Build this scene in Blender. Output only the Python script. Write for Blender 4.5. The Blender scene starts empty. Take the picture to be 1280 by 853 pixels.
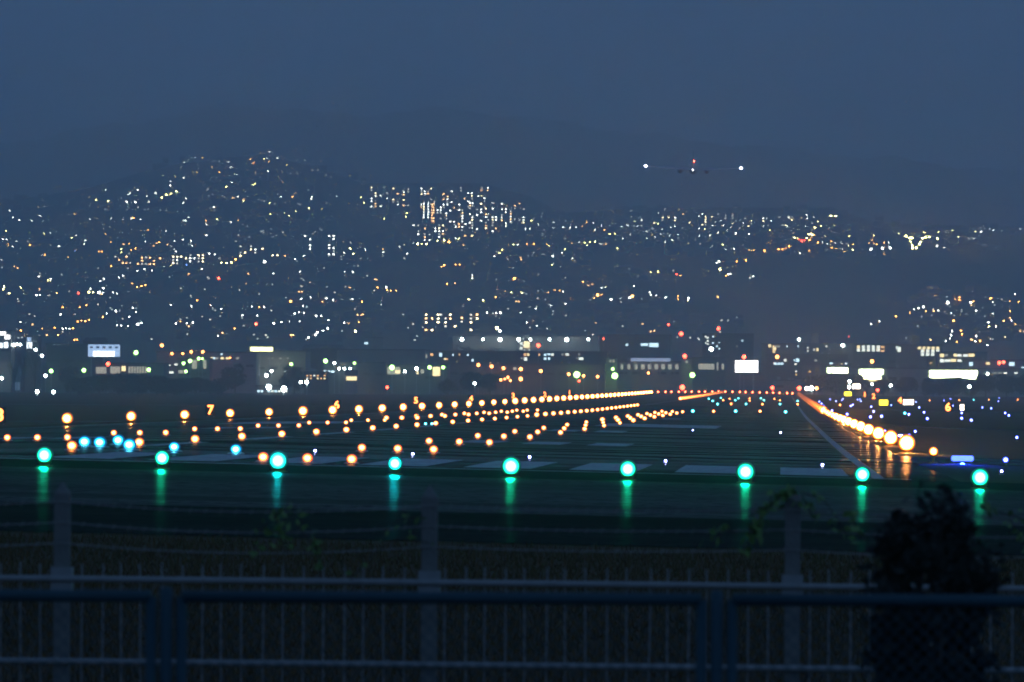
import bpy, bmesh, math, random
import numpy as np
from mathutils import Matrix, Vector

# ---------------------------------------------------------------- camera
F, CX, CY = 9800.0, 640.0, 426.5          # focal length and centre in photo pixels (1280 wide)
EYE = 4.0                                  # camera height
YAW, PITCH, ROLL = math.atan(340 / F), math.atan(55.7 / F), math.radians(0.30)
CAM_R = Matrix.Rotation(YAW, 4, 'Z') @ Matrix.Rotation(math.pi / 2 + PITCH, 4, 'X') @ Matrix.Rotation(ROLL, 4, 'Z')
scene = bpy.context.scene
COL = scene.collection
cam_data = bpy.data.cameras.new('camera')
cam_data.sensor_width = 36.0
cam_data.lens = F / 1280.0 * 36.0
cam_data.clip_start = 0.5
cam_data.clip_end = 60000
cam_data.dof.use_dof = True
cam_data.dof.focus_distance = 420.0
cam_data.dof.aperture_fstop = 11.0
cam = bpy.data.objects.new('camera', cam_data)
COL.objects.link(cam)
cam.matrix_world = Matrix.Translation((0, 0, EYE)) @ CAM_R
scene.camera = cam

# ---------------------------------------------------------------- sky, sun, exposure
SKY_STRENGTH = 0.15
SKY_LIFT = 0.6
SUN_EL, SUN_ROT = math.radians(16.0), math.radians(120)
world = bpy.data.worlds.new('World')
scene.world = world
world.use_nodes = True
wn, wl = world.node_tree.nodes, world.node_tree.links
wn.clear()
w_out = wn.new('ShaderNodeOutputWorld')
w_bg = wn.new('ShaderNodeBackground')
w_sky = wn.new('ShaderNodeTexSky')
w_sky.sky_type = 'NISHITA'
w_sky.sun_disc = False
w_sky.sun_elevation = SUN_EL
w_sky.sun_rotation = SUN_ROT
w_sky.air_density = 1.0
w_sky.dust_density = 0.3
w_sky.ozone_density = 4.0
w_tint = wn.new('ShaderNodeMixRGB')
w_tint.blend_type = 'MULTIPLY'
w_tint.inputs['Fac'].default_value = 1.0
w_tint.inputs['Color2'].default_value = (.95, 1.03, 1.10, 1)
w_bg.inputs['Strength'].default_value = SKY_STRENGTH
w_tc = wn.new('ShaderNodeTexCoord')
w_add = wn.new('ShaderNodeVectorMath'); w_add.operation = 'ADD'
w_add.inputs[1].default_value = (0, 0, SKY_LIFT)          # look a little above the bright horizon band: even dusk sky
wl.new(w_tc.outputs['Generated'], w_add.inputs[0])
wl.new(w_add.outputs['Vector'], w_sky.inputs['Vector'])
wl.new(w_sky.outputs['Color'], w_tint.inputs['Color1'])
wl.new(w_tint.outputs['Color'], w_bg.inputs['Color'])
wl.new(w_bg.outputs['Background'], w_out.inputs['Surface'])

vs = scene.view_settings
vs.view_transform = 'Standard'
vs.look = 'None'
vs.exposure = 0.0
vs.gamma = 1.0
cy = scene.cycles
cy.use_denoising = True
cy.use_light_tree = True
cy.max_bounces = 6
cy.diffuse_bounces = 1
cy.glossy_bounces = 3
cy.transmission_bounces = 2
cy.volume_bounces = 4
cy.transparent_max_bounces = 4
cy.sample_clamp_indirect = 3.0
cy.sample_clamp_direct = 0.0
cy.filter_width = 1.9

HAZE_DENSITY = 2.2e-4
rnd = random.Random(7)
ORD = ['first', 'second', 'third', 'fourth', 'fifth', 'sixth', 'seventh', 'eighth', 'ninth', 'tenth']
npr = np.random.default_rng(7)

# ---------------------------------------------------------------- pixel helpers
def ray(px, py):
    d = Vector(((px - CX) / F, (CY - py) / F, -1.0))
    return (CAM_R.to_3x3() @ d)

def P(px, py, Y):
    d = ray(px, py)
    t = Y / d.y
    return Vector((d.x * t, Y, EYE + d.z * t))

# ---------------------------------------------------------------- ground
CROWN = -26.0
CK = np.array([(-60, -1.0), (0, -1.15), (22, -1.28), (30, -1.45), (44, -2.3), (70, -2.2), (128, -2.20), (180, -2.26), (224, -2.33), (256, -2.40),
               (316, -2.56), (376, -2.70), (436, -2.82), (495, -2.92), (555, -3.01), (737, -3.20), (1050, -3.56),
               (1415, -3.58), (2000, -3.42), (2500, -3.26), (3300, -2.72), (3600, -2.6), (4700, -2.6)])
YB = np.concatenate([np.arange(-60, 130, 4.0), np.arange(130, 700, 10.0), np.arange(700, 4701, 40.0)])
_c = np.interp(YB, CK[:, 0], CK[:, 1])
for _ in range(3):
    _c[1:-1] = (_c[:-2] + 2 * _c[1:-1] + _c[2:]) / 4
XB = np.array([-4000, -1200, -600, -300, -140, -86, -70, -62, -57, CROWN, 4.5, 10.5, 18, 34, 80, 150, 400, 1000, 4000], float)
SB = np.array([-1.8, -1.8, -1.8, -1.8, -1.65, -1.45, -0.72, -0.42, -0.31, 0.0, -0.55, -0.68, -0.92, -1.3, -1.5, -1.6, -1.8, -1.8, -1.8])

def gz(X, Y):
    return EYE + float(np.interp(Y, YB, _c)) + float(np.interp(X, XB, SB))

def on_ground(px, py, lift=0.0, ymax=3900):
    """the point of the ground seen through a pixel (lift = height of the seen spot above ground)"""
    d = ray(px, py)
    lo = 15.0
    Y = lo
    while Y < ymax:
        t = Y / d.y
        if EYE + d.z * t <= gz(d.x * t, Y) + lift:
            break
        Y += max(1.0, Y * 0.002)
    t = Y / d.y
    return d.x * t, Y

# hills: crest line (photo row) per azimuth, expressed as photo columns along the horizon
TOPX = [-2500, -600, 0, 100, 200, 330, 400, 450, 600, 660, 700, 800, 1040, 1100, 1280, 1800, 3500]
TOPY = [250, 240, 248, 232, 202, 186, 205, 224, 224, 240, 262, 256, 256, 276, 280, 270, 260]
RDX = [-2500, -800, 0, 150, 300, 430, 560, 700, 860, 1000, 1150, 1280, 1700, 2300, 3500]
RDY = [150, 120, 175, 150, 128, 140, 132, 150, 172, 186, 200, 214, 200, 170, 190]
def terr(X, Y):
    """terrain height beyond the airfield (numpy)"""
    X = np.asarray(X, float); Y = np.asarray(Y, float)
    px = 980 + F * X / Y
    hz = 484 + (px - 980) * math.tan(ROLL)
    top = np.interp(px, TOPX, TOPY)
    rid = np.interp(px, RDX, RDY)
    w = np.interp(Y, [4300, 5000, 5600, 9500], [0, 0.02, 0.10, 1.0])
    w = w + 0.045 * np.sin(Y / 210.0 + px / 90.0) * np.sin(px / 57.0 + 1.3) * np.interp(Y, [5000, 6500, 9000, 9500], [0, 1, 0.5, 0])
    ang = hz + 1.0 + (top - hz) * w
    z1 = EYE + (hz - ang) * np.minimum(Y, 9500) / F
    z1 = z1 - np.maximum(0, Y - 9500) * 0.06
    bump = 6 * np.sin(px / 23.0) + 4 * np.sin(px / 9.1 + 2)
    z2 = EYE + (hz - (rid + bump * 0.5)) * 15000 / F * np.interp(Y, [10500, 15000, 17000], [0, 1, 0.8])
    base = EYE - 4.6 + np.interp(Y, [4300, 4700], [-0.4, 0.3])
    return np.where(Y > 10500, np.maximum(z1, z2), np.maximum(z1, base))

_YS = np.concatenate([np.arange(4400, 9500, 20.0), np.arange(9500, 16500, 60.0)])
def on_hill(px, py):
    d = ray(px, py)
    t = _YS / d.y
    hit = EYE + d.z * t <= terr(d.x * t, _YS)
    i = int(np.argmax(hit)) if hit.any() else len(_YS) - 1
    if i == 0 and not hit[0]: i = len(_YS) - 1
    return d.x * t[i], float(_YS[i])

# ---------------------------------------------------------------- mesh and object helpers
class MB:
    def __init__(self): self.v, self.f, self.m = [], [], []
    def add(self, v, f, mi=0):
        b = len(self.v); self.v += [tuple(p) for p in v]
        for q in f: self.f.append(tuple(b + i for i in q)); self.m.append(mi)
        return self
    def box(self, x0, x1, y0, y1, z0, z1, mi=0):
        v = [(x0,y0,z0),(x1,y0,z0),(x1,y1,z0),(x0,y1,z0),(x0,y0,z1),(x1,y0,z1),(x1,y1,z1),(x0,y1,z1)]
        return self.add(v, [(0,3,2,1),(4,5,6,7),(0,1,5,4),(1,2,6,5),(2,3,7,6),(3,0,4,7)], mi)
    def tube(self, pts, rs, n=6, mi=0, cap=True):
        rings = []
        for i, p in enumerate(pts):
            p = Vector(p)
            a = Vector(pts[max(0, i-1)]); b = Vector(pts[min(len(pts)-1, i+1)])
            t = (b - a).normalized()
            u = t.cross(Vector((0,0,1)) if abs(t.z) < .9 else Vector((1,0,0))).normalized(); w = t.cross(u)
            r = rs[i] if isinstance(rs, (list, tuple)) else rs
            rings.append([p + (u*math.cos(2*math.pi*k/n) + w*math.sin(2*math.pi*k/n))*r for k in range(n)])
        v = [q for r in rings for q in r]
        f = [(i*n+k, (i+1)*n+k, (i+1)*n+(k+1)%n, i*n+(k+1)%n) for i in range(len(pts)-1) for k in range(n)]
        if cap: f += [tuple(range(n)), tuple(range(len(v)-1, len(v)-n-1, -1))]
        return self.add(v, f, mi)
    def ball(self, c, r, nu=8, nv=5, mi=0, sz=1.0):
        v = [(c[0], c[1], c[2]+r*sz)]
        for j in range(1, nv):
            a = math.pi*j/nv
            for i in range(nu):
                b = 2*math.pi*i/nu
                v.append((c[0]+r*math.sin(a)*math.cos(b), c[1]+r*math.sin(a)*math.sin(b), c[2]+r*sz*math.cos(a)))
        v.append((c[0], c[1], c[2]-r*sz)); L = len(v)-1
        f = [(0, 1+i, 1+(i+1)%nu) for i in range(nu)]
        for j in range(nv-2):
            for i in range(nu):
                a0 = 1+j*nu
                f.append((a0+i, a0+nu+i, a0+nu+(i+1)%nu, a0+(i+1)%nu))
        a0 = 1+(nv-2)*nu
        f += [(L, a0+(i+1)%nu, a0+i) for i in range(nu)]
        return self.add(v, f, mi)
    def mesh(self, name, mats, smooth=False):
        me = bpy.data.meshes.new(name)
        me.from_pydata(self.v, [], self.f)
        for m in (mats if isinstance(mats, (list, tuple)) else [mats]): me.materials.append(m)
        me.polygons.foreach_set('material_index', self.m)
        if smooth: me.polygons.foreach_set('use_smooth', [True]*len(self.f))
        me.update()
        return me
    def build(self, name, mats, parent=None, loc=(0,0,0), smooth=False):
        return link(name, self.mesh(name, mats, smooth), parent, loc)

def link(name, data, parent=None, loc=(0,0,0)):
    o = bpy.data.objects.new(name, data); COL.objects.link(o)
    o.location = loc
    if parent is not None: o.parent = parent
    return o
def empty(name, loc=(0,0,0)): return link(name, None, None, loc)
def tag(o, label=None, cat=None, group=None, kind=None):
    if label: o['label'] = label
    if cat: o['category'] = cat
    if group: o['group'] = group
    if kind: o['kind'] = kind
    return o

# ---------------------------------------------------------------- materials
def mat(name, col, rough=0.8, var=0.25, scale=3.0, bump=0.0, spec=0.5, rvar=0.0, metallic=0.0, coords='Object', stretch=None):
    m = bpy.data.materials.new(name); m.use_nodes = True
    n, l = m.node_tree.nodes, m.node_tree.links
    b = n['Principled BSDF']
    tc = n.new('ShaderNodeTexCoord'); nz = n.new('ShaderNodeTexNoise')
    nz.inputs['Scale'].default_value = scale; nz.inputs['Detail'].default_value = 5
    src = tc.outputs[coords]
    if stretch:
        mp = n.new('ShaderNodeMapping'); mp.inputs['Scale'].default_value = stretch
        l.new(src, mp.inputs['Vector']); src = mp.outputs['Vector']
    l.new(src, nz.inputs['Vector'])
    r = n.new('ShaderNodeMix'); r.data_type = 'RGBA'
    r.inputs[6].default_value = (*[c*(1-var) for c in col], 1)
    r.inputs[7].default_value = (*[min(1, c*(1+var)) for c in col], 1)
    l.new(nz.outputs['Fac'], r.inputs[0]); l.new(r.outputs[2], b.inputs['Base Color'])
    b.inputs['Roughness'].default_value = rough
    b.inputs['Metallic'].default_value = metallic
    b.inputs['Specular IOR Level'].default_value = spec
    if rvar:
        mr = n.new('ShaderNodeMapRange')
        mr.inputs['From Min'].default_value = 0.35; mr.inputs['From Max'].default_value = 0.65
        mr.inputs['To Min'].default_value = max(.03, rough-rvar); mr.inputs['To Max'].default_value = min(1, rough+rvar)
        l.new(nz.outputs['Fac'], mr.inputs['Value']); l.new(mr.outputs['Result'], b.inputs['Roughness'])
    if bump:
        nb = n.new('ShaderNodeTexNoise'); nb.inputs['Scale'].default_value = scale*4; nb.inputs['Detail'].default_value = 3
        l.new(src, nb.inputs['Vector'])
        bp = n.new('ShaderNodeBump'); bp.inputs['Strength'].default_value = bump; bp.inputs['Distance'].default_value = 0.05
        l.new(nb.outputs['Fac'], bp.inputs['Height']); l.new(bp.outputs['Normal'], b.inputs['Normal'])
    return m
def wet(name, col, rough=.28, f0=.05, f1=.28, var=.3, tint=(.9,.9,.9)):
    m = bpy.data.materials.new(name); m.use_nodes = True
    n, l = m.node_tree.nodes, m.node_tree.links
    n.remove(n['Principled BSDF']); out = n['Material Output']
    tc = n.new('ShaderNodeTexCoord')
    def noise(sc, st, det=4):
        mp = n.new('ShaderNodeMapping'); mp.inputs['Scale'].default_value = st
        z = n.new('ShaderNodeTexNoise'); z.inputs['Scale'].default_value = sc; z.inputs['Detail'].default_value = det
        l.new(tc.outputs['Object'], mp.inputs['Vector']); l.new(mp.outputs['Vector'], z.inputs['Vector'])
        return z.outputs['Fac']
    big = noise(1.0, (.02, .07, 1)); fine = noise(2.5, (1, .5, 1), 5); seam = noise(1.0, (.004, .16, 1), 2)
    cr = n.new('ShaderNodeMix'); cr.data_type = 'RGBA'
    cr.inputs[6].default_value = (*[c*(1-var) for c in col], 1); cr.inputs[7].default_value = (*[c*(1+var) for c in col], 1)
    l.new(fine, cr.inputs[0])
    df = n.new('ShaderNodeBsdfDiffuse'); l.new(cr.outputs[2], df.inputs['Color'])
    gl = n.new('ShaderNodeBsdfGlossy'); gl.inputs['Color'].default_value = (*tint, 1)
    rr = n.new('ShaderNodeMapRange'); rr.inputs['From Min'].default_value = .3; rr.inputs['From Max'].default_value = .7
    rr.inputs['To Min'].default_value = rough*.7; rr.inputs['To Max'].default_value = rough*1.35
    l.new(fine, rr.inputs['Value']); l.new(rr.outputs['Result'], gl.inputs['Roughness'])
    ad = n.new('ShaderNodeMath'); ad.operation = 'ADD'; l.new(big, ad.inputs[0]); l.new(seam, ad.inputs[1])
    fr = n.new('ShaderNodeMapRange'); fr.inputs['From Min'].default_value = .8; fr.inputs['From Max'].default_value = 1.2
    fr.inputs['To Min'].default_value = f0; fr.inputs['To Max'].default_value = f1
    l.new(ad.outputs[0], fr.inputs['Value'])
    bp = n.new('ShaderNodeBump'); bp.inputs['Strength'].default_value = .08; bp.inputs['Distance'].default_value = .03
    l.new(fine, bp.inputs['Height']); l.new(bp.outputs['Normal'], gl.inputs['Normal'])
    mx = n.new('ShaderNodeMixShader'); l.new(fr.outputs['Result'], mx.inputs[0]); l.new(df.outputs[0], mx.inputs[1]); l.new(gl.outputs[0], mx.inputs[2])
    l.new(mx.outputs[0], out.inputs['Surface'])
    return m
def glow(name, col, strength, sample=True):
    m = bpy.data.materials.new(name); m.use_nodes = True
    b = m.node_tree.nodes['Principled BSDF']
    b.inputs['Base Color'].default_value = (.3, .3, .3, 1)
    b.inputs['Emission Color'].default_value = (*col, 1)
    b.inputs['Emission Strength'].default_value = strength
    m.cycles.emission_sampling = 'AUTO' if sample else 'NONE'
    return m

M = {}
M['grass'] = mat('dry_grass', (.060, .033, .011), .95, .45, 0.25, 0.5, spec=.1)
M['blade'] = mat('grass_blade', (.090, .052, .017), .9, .4, 0.6, spec=.15)
M['asphalt_wet'] = wet('wet_asphalt', (.034, .024, .019), .18, .004, .22)
M['asphalt_old'] = wet('old_asphalt', (.040, .038, .034), .30, .01, .07)
M['asphalt_dark'] = wet('dark_asphalt', (.010, .010, .010), .3, .004, .02)
M['paint'] = wet('runway_paint', (.40, .385, .41), .25, .05, .22, .4)
M['hill'] = mat('wooded_hill', (.035, .042, .034), .95, .5, .012, spec=.1)
M['steel'] = mat('galvanised_steel', (.42, .43, .44), .5, .15, 8, metallic=.3)
M['galv'] = mat('fence_galvanised', (.25, .25, .235), .65, .3, 14)
M['concrete'] = mat('concrete_post', (.165, .16, .14), .9, .35, 10, .2)
M['bluepaint'] = mat('blue_fence_paint', (.002, .042, .058), .6, .25, 9)
M['wire'] = mat('wire', (.24, .23, .21), .6, .2, 20)
M['lampbody'] = mat('lamp_body', (.20, .16, .04), .5, .2, 8)
M['dark'] = mat('dark_board', (.02, .02, .02), .6, .2, 2)
M['bark'] = mat('bark', (.06, .045, .032), .9, .3, 3)
M['leaf'] = mat('dark_leaf', (.030, .040, .022), .8, .4, .4)
M['leafdark'] = mat('shrub_leaf', (.012, .016, .010), .85, .4, 4)
M['vine'] = mat('vine_leaf', (.13, .24, .05), .6, .4, 9)
M['wallg'] = mat('grey_wall', (.15, .16, .155), .8, .2, .08)
M['walld'] = mat('dark_wall', (.08, .085, .09), .8, .2, .08)
M['wallw'] = mat('pale_wall', (.34, .34, .32), .8, .15, .08)
M['wallb'] = mat('beige_wall', (.36, .32, .27), .8, .2, .08)
M['roof'] = mat('flat_roof', (.07, .07, .075), .8, .2, .1)
M['plane'] = mat('airliner_paint', (.42, .43, .45), .35, .05, .3)
M['plane_dark'] = mat('engine_metal', (.12, .12, .13), .4, .1, 1, metallic=.6)

G = {}
def lens_bloom(name, col, hot, peak, rim, power):
    # signal lens, bloom painted into its emission: hottest at local -Y, fading to rim
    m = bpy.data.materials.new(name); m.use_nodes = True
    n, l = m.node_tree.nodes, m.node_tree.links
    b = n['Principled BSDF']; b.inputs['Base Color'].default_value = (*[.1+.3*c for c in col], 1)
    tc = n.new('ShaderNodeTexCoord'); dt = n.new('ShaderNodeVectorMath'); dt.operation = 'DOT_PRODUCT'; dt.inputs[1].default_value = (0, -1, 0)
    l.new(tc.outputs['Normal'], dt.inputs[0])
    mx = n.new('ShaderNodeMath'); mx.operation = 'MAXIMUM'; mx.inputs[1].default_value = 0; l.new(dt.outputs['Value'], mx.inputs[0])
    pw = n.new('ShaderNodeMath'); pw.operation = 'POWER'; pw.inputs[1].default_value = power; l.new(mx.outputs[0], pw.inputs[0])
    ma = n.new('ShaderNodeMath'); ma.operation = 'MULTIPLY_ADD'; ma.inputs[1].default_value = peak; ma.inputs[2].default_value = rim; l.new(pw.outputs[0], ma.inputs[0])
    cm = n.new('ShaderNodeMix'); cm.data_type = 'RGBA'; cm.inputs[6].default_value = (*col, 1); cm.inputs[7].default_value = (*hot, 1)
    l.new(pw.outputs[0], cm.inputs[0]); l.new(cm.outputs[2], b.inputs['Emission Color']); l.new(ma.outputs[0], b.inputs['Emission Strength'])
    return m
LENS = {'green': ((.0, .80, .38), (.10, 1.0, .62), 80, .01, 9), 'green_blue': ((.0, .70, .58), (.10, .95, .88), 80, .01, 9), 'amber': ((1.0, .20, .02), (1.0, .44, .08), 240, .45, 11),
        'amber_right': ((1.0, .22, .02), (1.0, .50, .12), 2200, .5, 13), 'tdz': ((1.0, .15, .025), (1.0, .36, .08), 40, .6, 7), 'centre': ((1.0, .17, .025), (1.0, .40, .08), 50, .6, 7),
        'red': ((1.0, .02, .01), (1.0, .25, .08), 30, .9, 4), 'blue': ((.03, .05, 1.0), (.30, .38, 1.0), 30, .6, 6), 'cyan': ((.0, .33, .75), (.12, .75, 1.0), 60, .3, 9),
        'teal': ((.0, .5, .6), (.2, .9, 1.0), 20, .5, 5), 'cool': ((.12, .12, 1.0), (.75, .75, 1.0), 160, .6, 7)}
for k_, v_ in LENS.items(): G[k_] = lens_bloom('lens_'+k_, *v_)
G['digit'] = glow('sign_digit', (1.0, .22, .04), 9)
G['digitw'] = glow('sign_panel_white', (1.0, .80, .62), 12)
G['digity'] = glow('sign_panel_yellow', (1.0, .78, .02), 7)
K = 5.0                                     # far lamps shine through kilometres of haze
G['far_w'] = glow('far_lamp_white', (.85, .95, .88), 11*K, False)
G['far_y'] = glow('far_lamp_yellow', (1.0, .95, .34), 15*K, False)
G['far_a'] = glow('far_lamp_amber', (1.0, .42, .08), 12*K, False)
G['far_r'] = glow('far_lamp_red', (1.0, .07, .03), 10*K, False)
G['far_b'] = glow('far_lamp_blue', (.15, .35, 1.0), 8*K, False)
G['win_w'] = glow('window_white', (.85, .92, .80), 2.6, False)
G['win_y'] = glow('window_yellow', (1.0, .80, .38), 2.8, False)
G['win_a'] = glow('window_amber', (1.0, .52, .18), 2.4, False)
G['win_c'] = glow('window_cool', (.62, .88, 1.0), 2.8, False)
G['win_d'] = glow('window_dim', (.75, .72, .55), .8, False)
G['mast_g'] = glow('mast_green_white', (.42, 1.0, .20), 16)
G['mast_w'] = glow('mast_white', (.85, 1.0, .95), 50)
G['mast_r'] = glow('mast_red', (1.0, .06, .025), 25)
G['mast_a'] = glow('mast_amber', (1.0, .28, .06), 20)
G['hall'] = glow('hall_light', (.88, 1.0, .55), 16)
G['billboard'] = glow('billboard_light', (.45, .66, 1.0), 1.6)
G['billboard_core'] = glow('billboard_core', (.80, .92, 1.0), 5)
G['whitebox'] = glow('sign_box_white', (1.0, .97, .95), 7)
G['strobe'] = glow('strobe_white', (.86, .90, 1.0), 260)
G['beacon'] = glow('beacon_red', (1.0, .08, .04), 120)

# ---------------------------------------------------------------- ground, runway, hills
def sheet(name, x0, x1, y0, y1, m, lift=0.0, parent=None, kind='structure'):
    xs = sorted({x0, x1, *[float(x) for x in XB if x0 < x < x1]})
    ys = sorted({y0, y1, *[float(y) for y in YB if y0 < y < y1]})
    v = [(x, y, gz(x, y)+lift) for y in ys for x in xs]; n = len(xs)
    f = [(j*n+i, j*n+i+1, (j+1)*n+i+1, (j+1)*n+i) for j in range(len(ys)-1) for i in range(n-1)]
    o = MB().add(v, f).build(name, m, parent)
    if parent is None: tag(o, kind=kind)
    return o
ground = sheet('ground', -4000., 4000., -60., 4700., M['grass'])
tag(ground, 'dry brown grass of the airfield and the bank', 'ground')
RW0, RW1, RWL, RWR = 244.0, 3335.0, CROWN-30.0, CROWN+30.0
sheet_run = sheet('runway', RWL-1.5, RWR+1.5, RW0, RW1, M['asphalt_wet'], .03)
tag(sheet_run, 'long wet asphalt runway between the amber lamp rows', 'runway')
tag(sheet('overrun_pavement', RWL-10, RWR+26, 158., 222., M['asphalt_old'], .02), 'grey wet pavement strip before the green threshold lamps', 'pavement')
tag(sheet('dark_apron', RWL-10, RWR+26, 222., RW0, M['asphalt_dark'], .03), 'black asphalt strip under the green threshold lamps', 'pavement')
tag(sheet('perimeter_road', -120., 120., 128., 158., M['asphalt_dark'], .02), 'dark perimeter road behind the fences', 'road')
for nm, x0, x1, y0, y1 in [('taxiway', -300., RWL-1.5, 470., 515.), ('taxiway', -300., RWL-1.5, 1000., 1045.), ('taxiway', -320., RWL-1.5, 1850., 1900.),
                           ('taxiway', RWR+1.5, 260., 330., 372.), ('taxiway', RWR+1.5, 260., 800., 840.), ('taxiway', RWR+1.5, 260., 1560., 1610.),
                           ('taxiway', 150., 182., 240., 3300.), ('taxiway', RWR+1.5, 260., 2350., 2400.)]:
    o = sheet(nm, x0, x1, y0, y1, M['asphalt_wet'], .05 if x0 == 150. else .02)
    tag(o, 'wet asphalt taxiway crossing the brown grass', 'taxiway', 'taxiways beside the runway')

def stripe(x0, x1, y0, y1): return sheet('painted_stripe', x0, x1, y0, y1, M['paint'], .045, sheet_run)
sheet('threshold_line', RWL, RWR, RW0+1.0, RW0+2.6, M['paint'], .045, sheet_run)
for k in range(8):
    for s in (-1, 1):
        c = CROWN + s*(3.2 + k*3.4)
        stripe(c-1.1, c+1.1, RW0+8, RW0+38)
for k in range(40):
    y = RW0+75+k*60
    stripe(CROWN-.45, CROWN+.45, y, y+30)
for d, n in ((150, 3), (300, 2), (450, 0), (600, 2), (750, 1), (900, 1)):
    for s in (-1, 1):
        for k in range(n):
            c = CROWN + s*(10.5 + k*3.3)
            stripe(c-1, c+1, RW0+d, RW0+d+22.5)
for s in (-1, 1):
    c = CROWN + s*15.5
    stripe(c-5, c+5, RW0+396, RW0+455)
    e = CROWN + s*29
    sheet('edge_line', e-.2, e+.2, RW0+4, RW1-10, M['paint'], .04, sheet_run)

pxs = np.arange(-2600, 3600, 14.0)
yss = np.concatenate([np.arange(4600, 9600, 110.0), np.arange(9600, 16900, 260.0)])
PXg, YSg = np.meshgrid((pxs-980)/F, yss)
Zg = terr(PXg*YSg, YSg)
n = len(pxs)
v = np.stack([PXg*YSg, YSg, Zg], -1).reshape(-1, 3).tolist()
f = [(j*n+i, j*n+i+1, (j+1)*n+i+1, (j+1)*n+i) for j in range(len(yss)-1) for i in range(n-1)]
hills = MB().add(v, f).build('hills', M['hill'], smooth=True)
tag(hills, 'dark wooded hills behind the airport covered with town lights', 'hills', kind='structure')
ZTOP = float(Zg.max())

# ---------------------------------------------------------------- runway and taxiway lamps
_cache = {}
def lamp_meshes(style, gm, r, h):
    key = (style, gm, r, h)
    if key in _cache: return _cache[key]
    g = G[gm]
    zc = h if style == 'post' else .06+r*.55; sz = 1.0 if style == 'post' else .9
    if style == 'post':
        base = MB().tube([(0,0,-.12),(0,0,.02),(0,0,.035)], [r*.95, r*.95, r*.7], 10).mesh('base', M['lampbody'])
        stem = MB().tube([(0,0,.03),(0,0,h-r*.8)], r*.28, 8).tube([(0,0,h-r*1.15),(0,0,h-r*.75)], [r*.5, r*.8], 8).mesh('stem', M['lampbody'])
        one = MB().tube([(0,0,-.1),(0,0,h-r*.7)], r*.35, 6)
    else:
        base = MB().tube([(0,0,-.08),(0,0,.035),(0,0,.06)], [r*1.4, r*1.4, r*1.1], 12).mesh('base', M['steel'])
        stem = None
        one = MB().tube([(0,0,-.08),(0,0,.05)], r*1.3, 8)
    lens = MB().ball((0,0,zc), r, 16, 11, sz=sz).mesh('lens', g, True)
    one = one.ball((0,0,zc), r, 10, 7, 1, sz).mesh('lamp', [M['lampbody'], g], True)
    _cache[key] = (base, stem, lens, one)
    return _cache[key]
_beams = {}
def zc_of(style, r, h): return h if style == 'post' else .06+r*.55
def lamp(name, label, group, x, y, style, gm, r=.16, h=.38, near=900, cat='runway lamp', beam=0, beamcol=(1,1,1)):
    b, s, l, one = lamp_meshes(style, gm, r, h)
    loc = (x, y, gz(x, y)+.03)
    if y > near:
        o = link(name, one, None, loc)
    else:
        o = empty(name, loc)
        link('base', b, o)
        if s: link('stem', s, o)
        ln = link('lens', l, o)
        if beam:
            ld = _beams.get(gm)
            if ld is None:
                ld = _beams[gm] = bpy.data.lights.new('beam_'+gm, 'SPOT'); ld.energy = beam; ld.color = beamcol; ld.spot_size = math.radians(24); ld.spot_blend = .6; ld.shadow_soft_size = .1
            sp = link('lamp_beam', ld, ln, (0, -r*1.35, zc_of(style, r, h)))
            sp.rotation_euler = (Vector((-x, -y, EYE+2-loc[2])).to_track_quat('-Z', 'Y').to_euler())
    return tag(o, label, cat, group)

# green threshold bar
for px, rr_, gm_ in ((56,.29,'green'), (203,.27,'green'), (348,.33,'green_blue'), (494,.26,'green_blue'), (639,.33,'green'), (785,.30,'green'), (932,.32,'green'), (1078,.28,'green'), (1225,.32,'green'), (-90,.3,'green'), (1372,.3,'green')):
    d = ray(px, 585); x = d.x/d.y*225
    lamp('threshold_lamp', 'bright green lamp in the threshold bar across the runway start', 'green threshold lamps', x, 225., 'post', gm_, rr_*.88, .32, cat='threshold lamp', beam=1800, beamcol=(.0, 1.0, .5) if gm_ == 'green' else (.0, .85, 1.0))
# edge rows
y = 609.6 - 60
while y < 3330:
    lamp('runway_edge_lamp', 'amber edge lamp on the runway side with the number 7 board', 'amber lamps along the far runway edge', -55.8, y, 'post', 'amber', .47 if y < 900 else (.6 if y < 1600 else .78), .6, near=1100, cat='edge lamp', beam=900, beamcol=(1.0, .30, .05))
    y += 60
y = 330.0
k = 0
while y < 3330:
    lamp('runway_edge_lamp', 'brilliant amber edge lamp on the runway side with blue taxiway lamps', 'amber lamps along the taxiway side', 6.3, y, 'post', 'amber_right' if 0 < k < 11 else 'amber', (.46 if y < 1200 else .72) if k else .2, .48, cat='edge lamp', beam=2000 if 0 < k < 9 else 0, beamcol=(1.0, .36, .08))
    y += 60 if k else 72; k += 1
# centreline, touchdown-zone barrettes
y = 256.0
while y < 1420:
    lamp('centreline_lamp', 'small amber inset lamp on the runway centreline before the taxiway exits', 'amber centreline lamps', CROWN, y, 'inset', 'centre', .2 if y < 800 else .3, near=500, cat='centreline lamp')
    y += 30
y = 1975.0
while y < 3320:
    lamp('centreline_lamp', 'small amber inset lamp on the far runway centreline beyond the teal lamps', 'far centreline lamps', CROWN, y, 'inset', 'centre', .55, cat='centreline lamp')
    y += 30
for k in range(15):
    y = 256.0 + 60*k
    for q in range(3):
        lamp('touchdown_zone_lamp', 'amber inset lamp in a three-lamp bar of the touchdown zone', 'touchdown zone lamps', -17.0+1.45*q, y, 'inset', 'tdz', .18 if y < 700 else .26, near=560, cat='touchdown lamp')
        lamp('touchdown_zone_lamp', 'amber inset lamp in a three-lamp bar of the touchdown zone', 'touchdown zone lamps', -37.3+1.45*q, y, 'inset', 'tdz', .18 if y < 700 else .26, near=560, cat='touchdown lamp')
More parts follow.
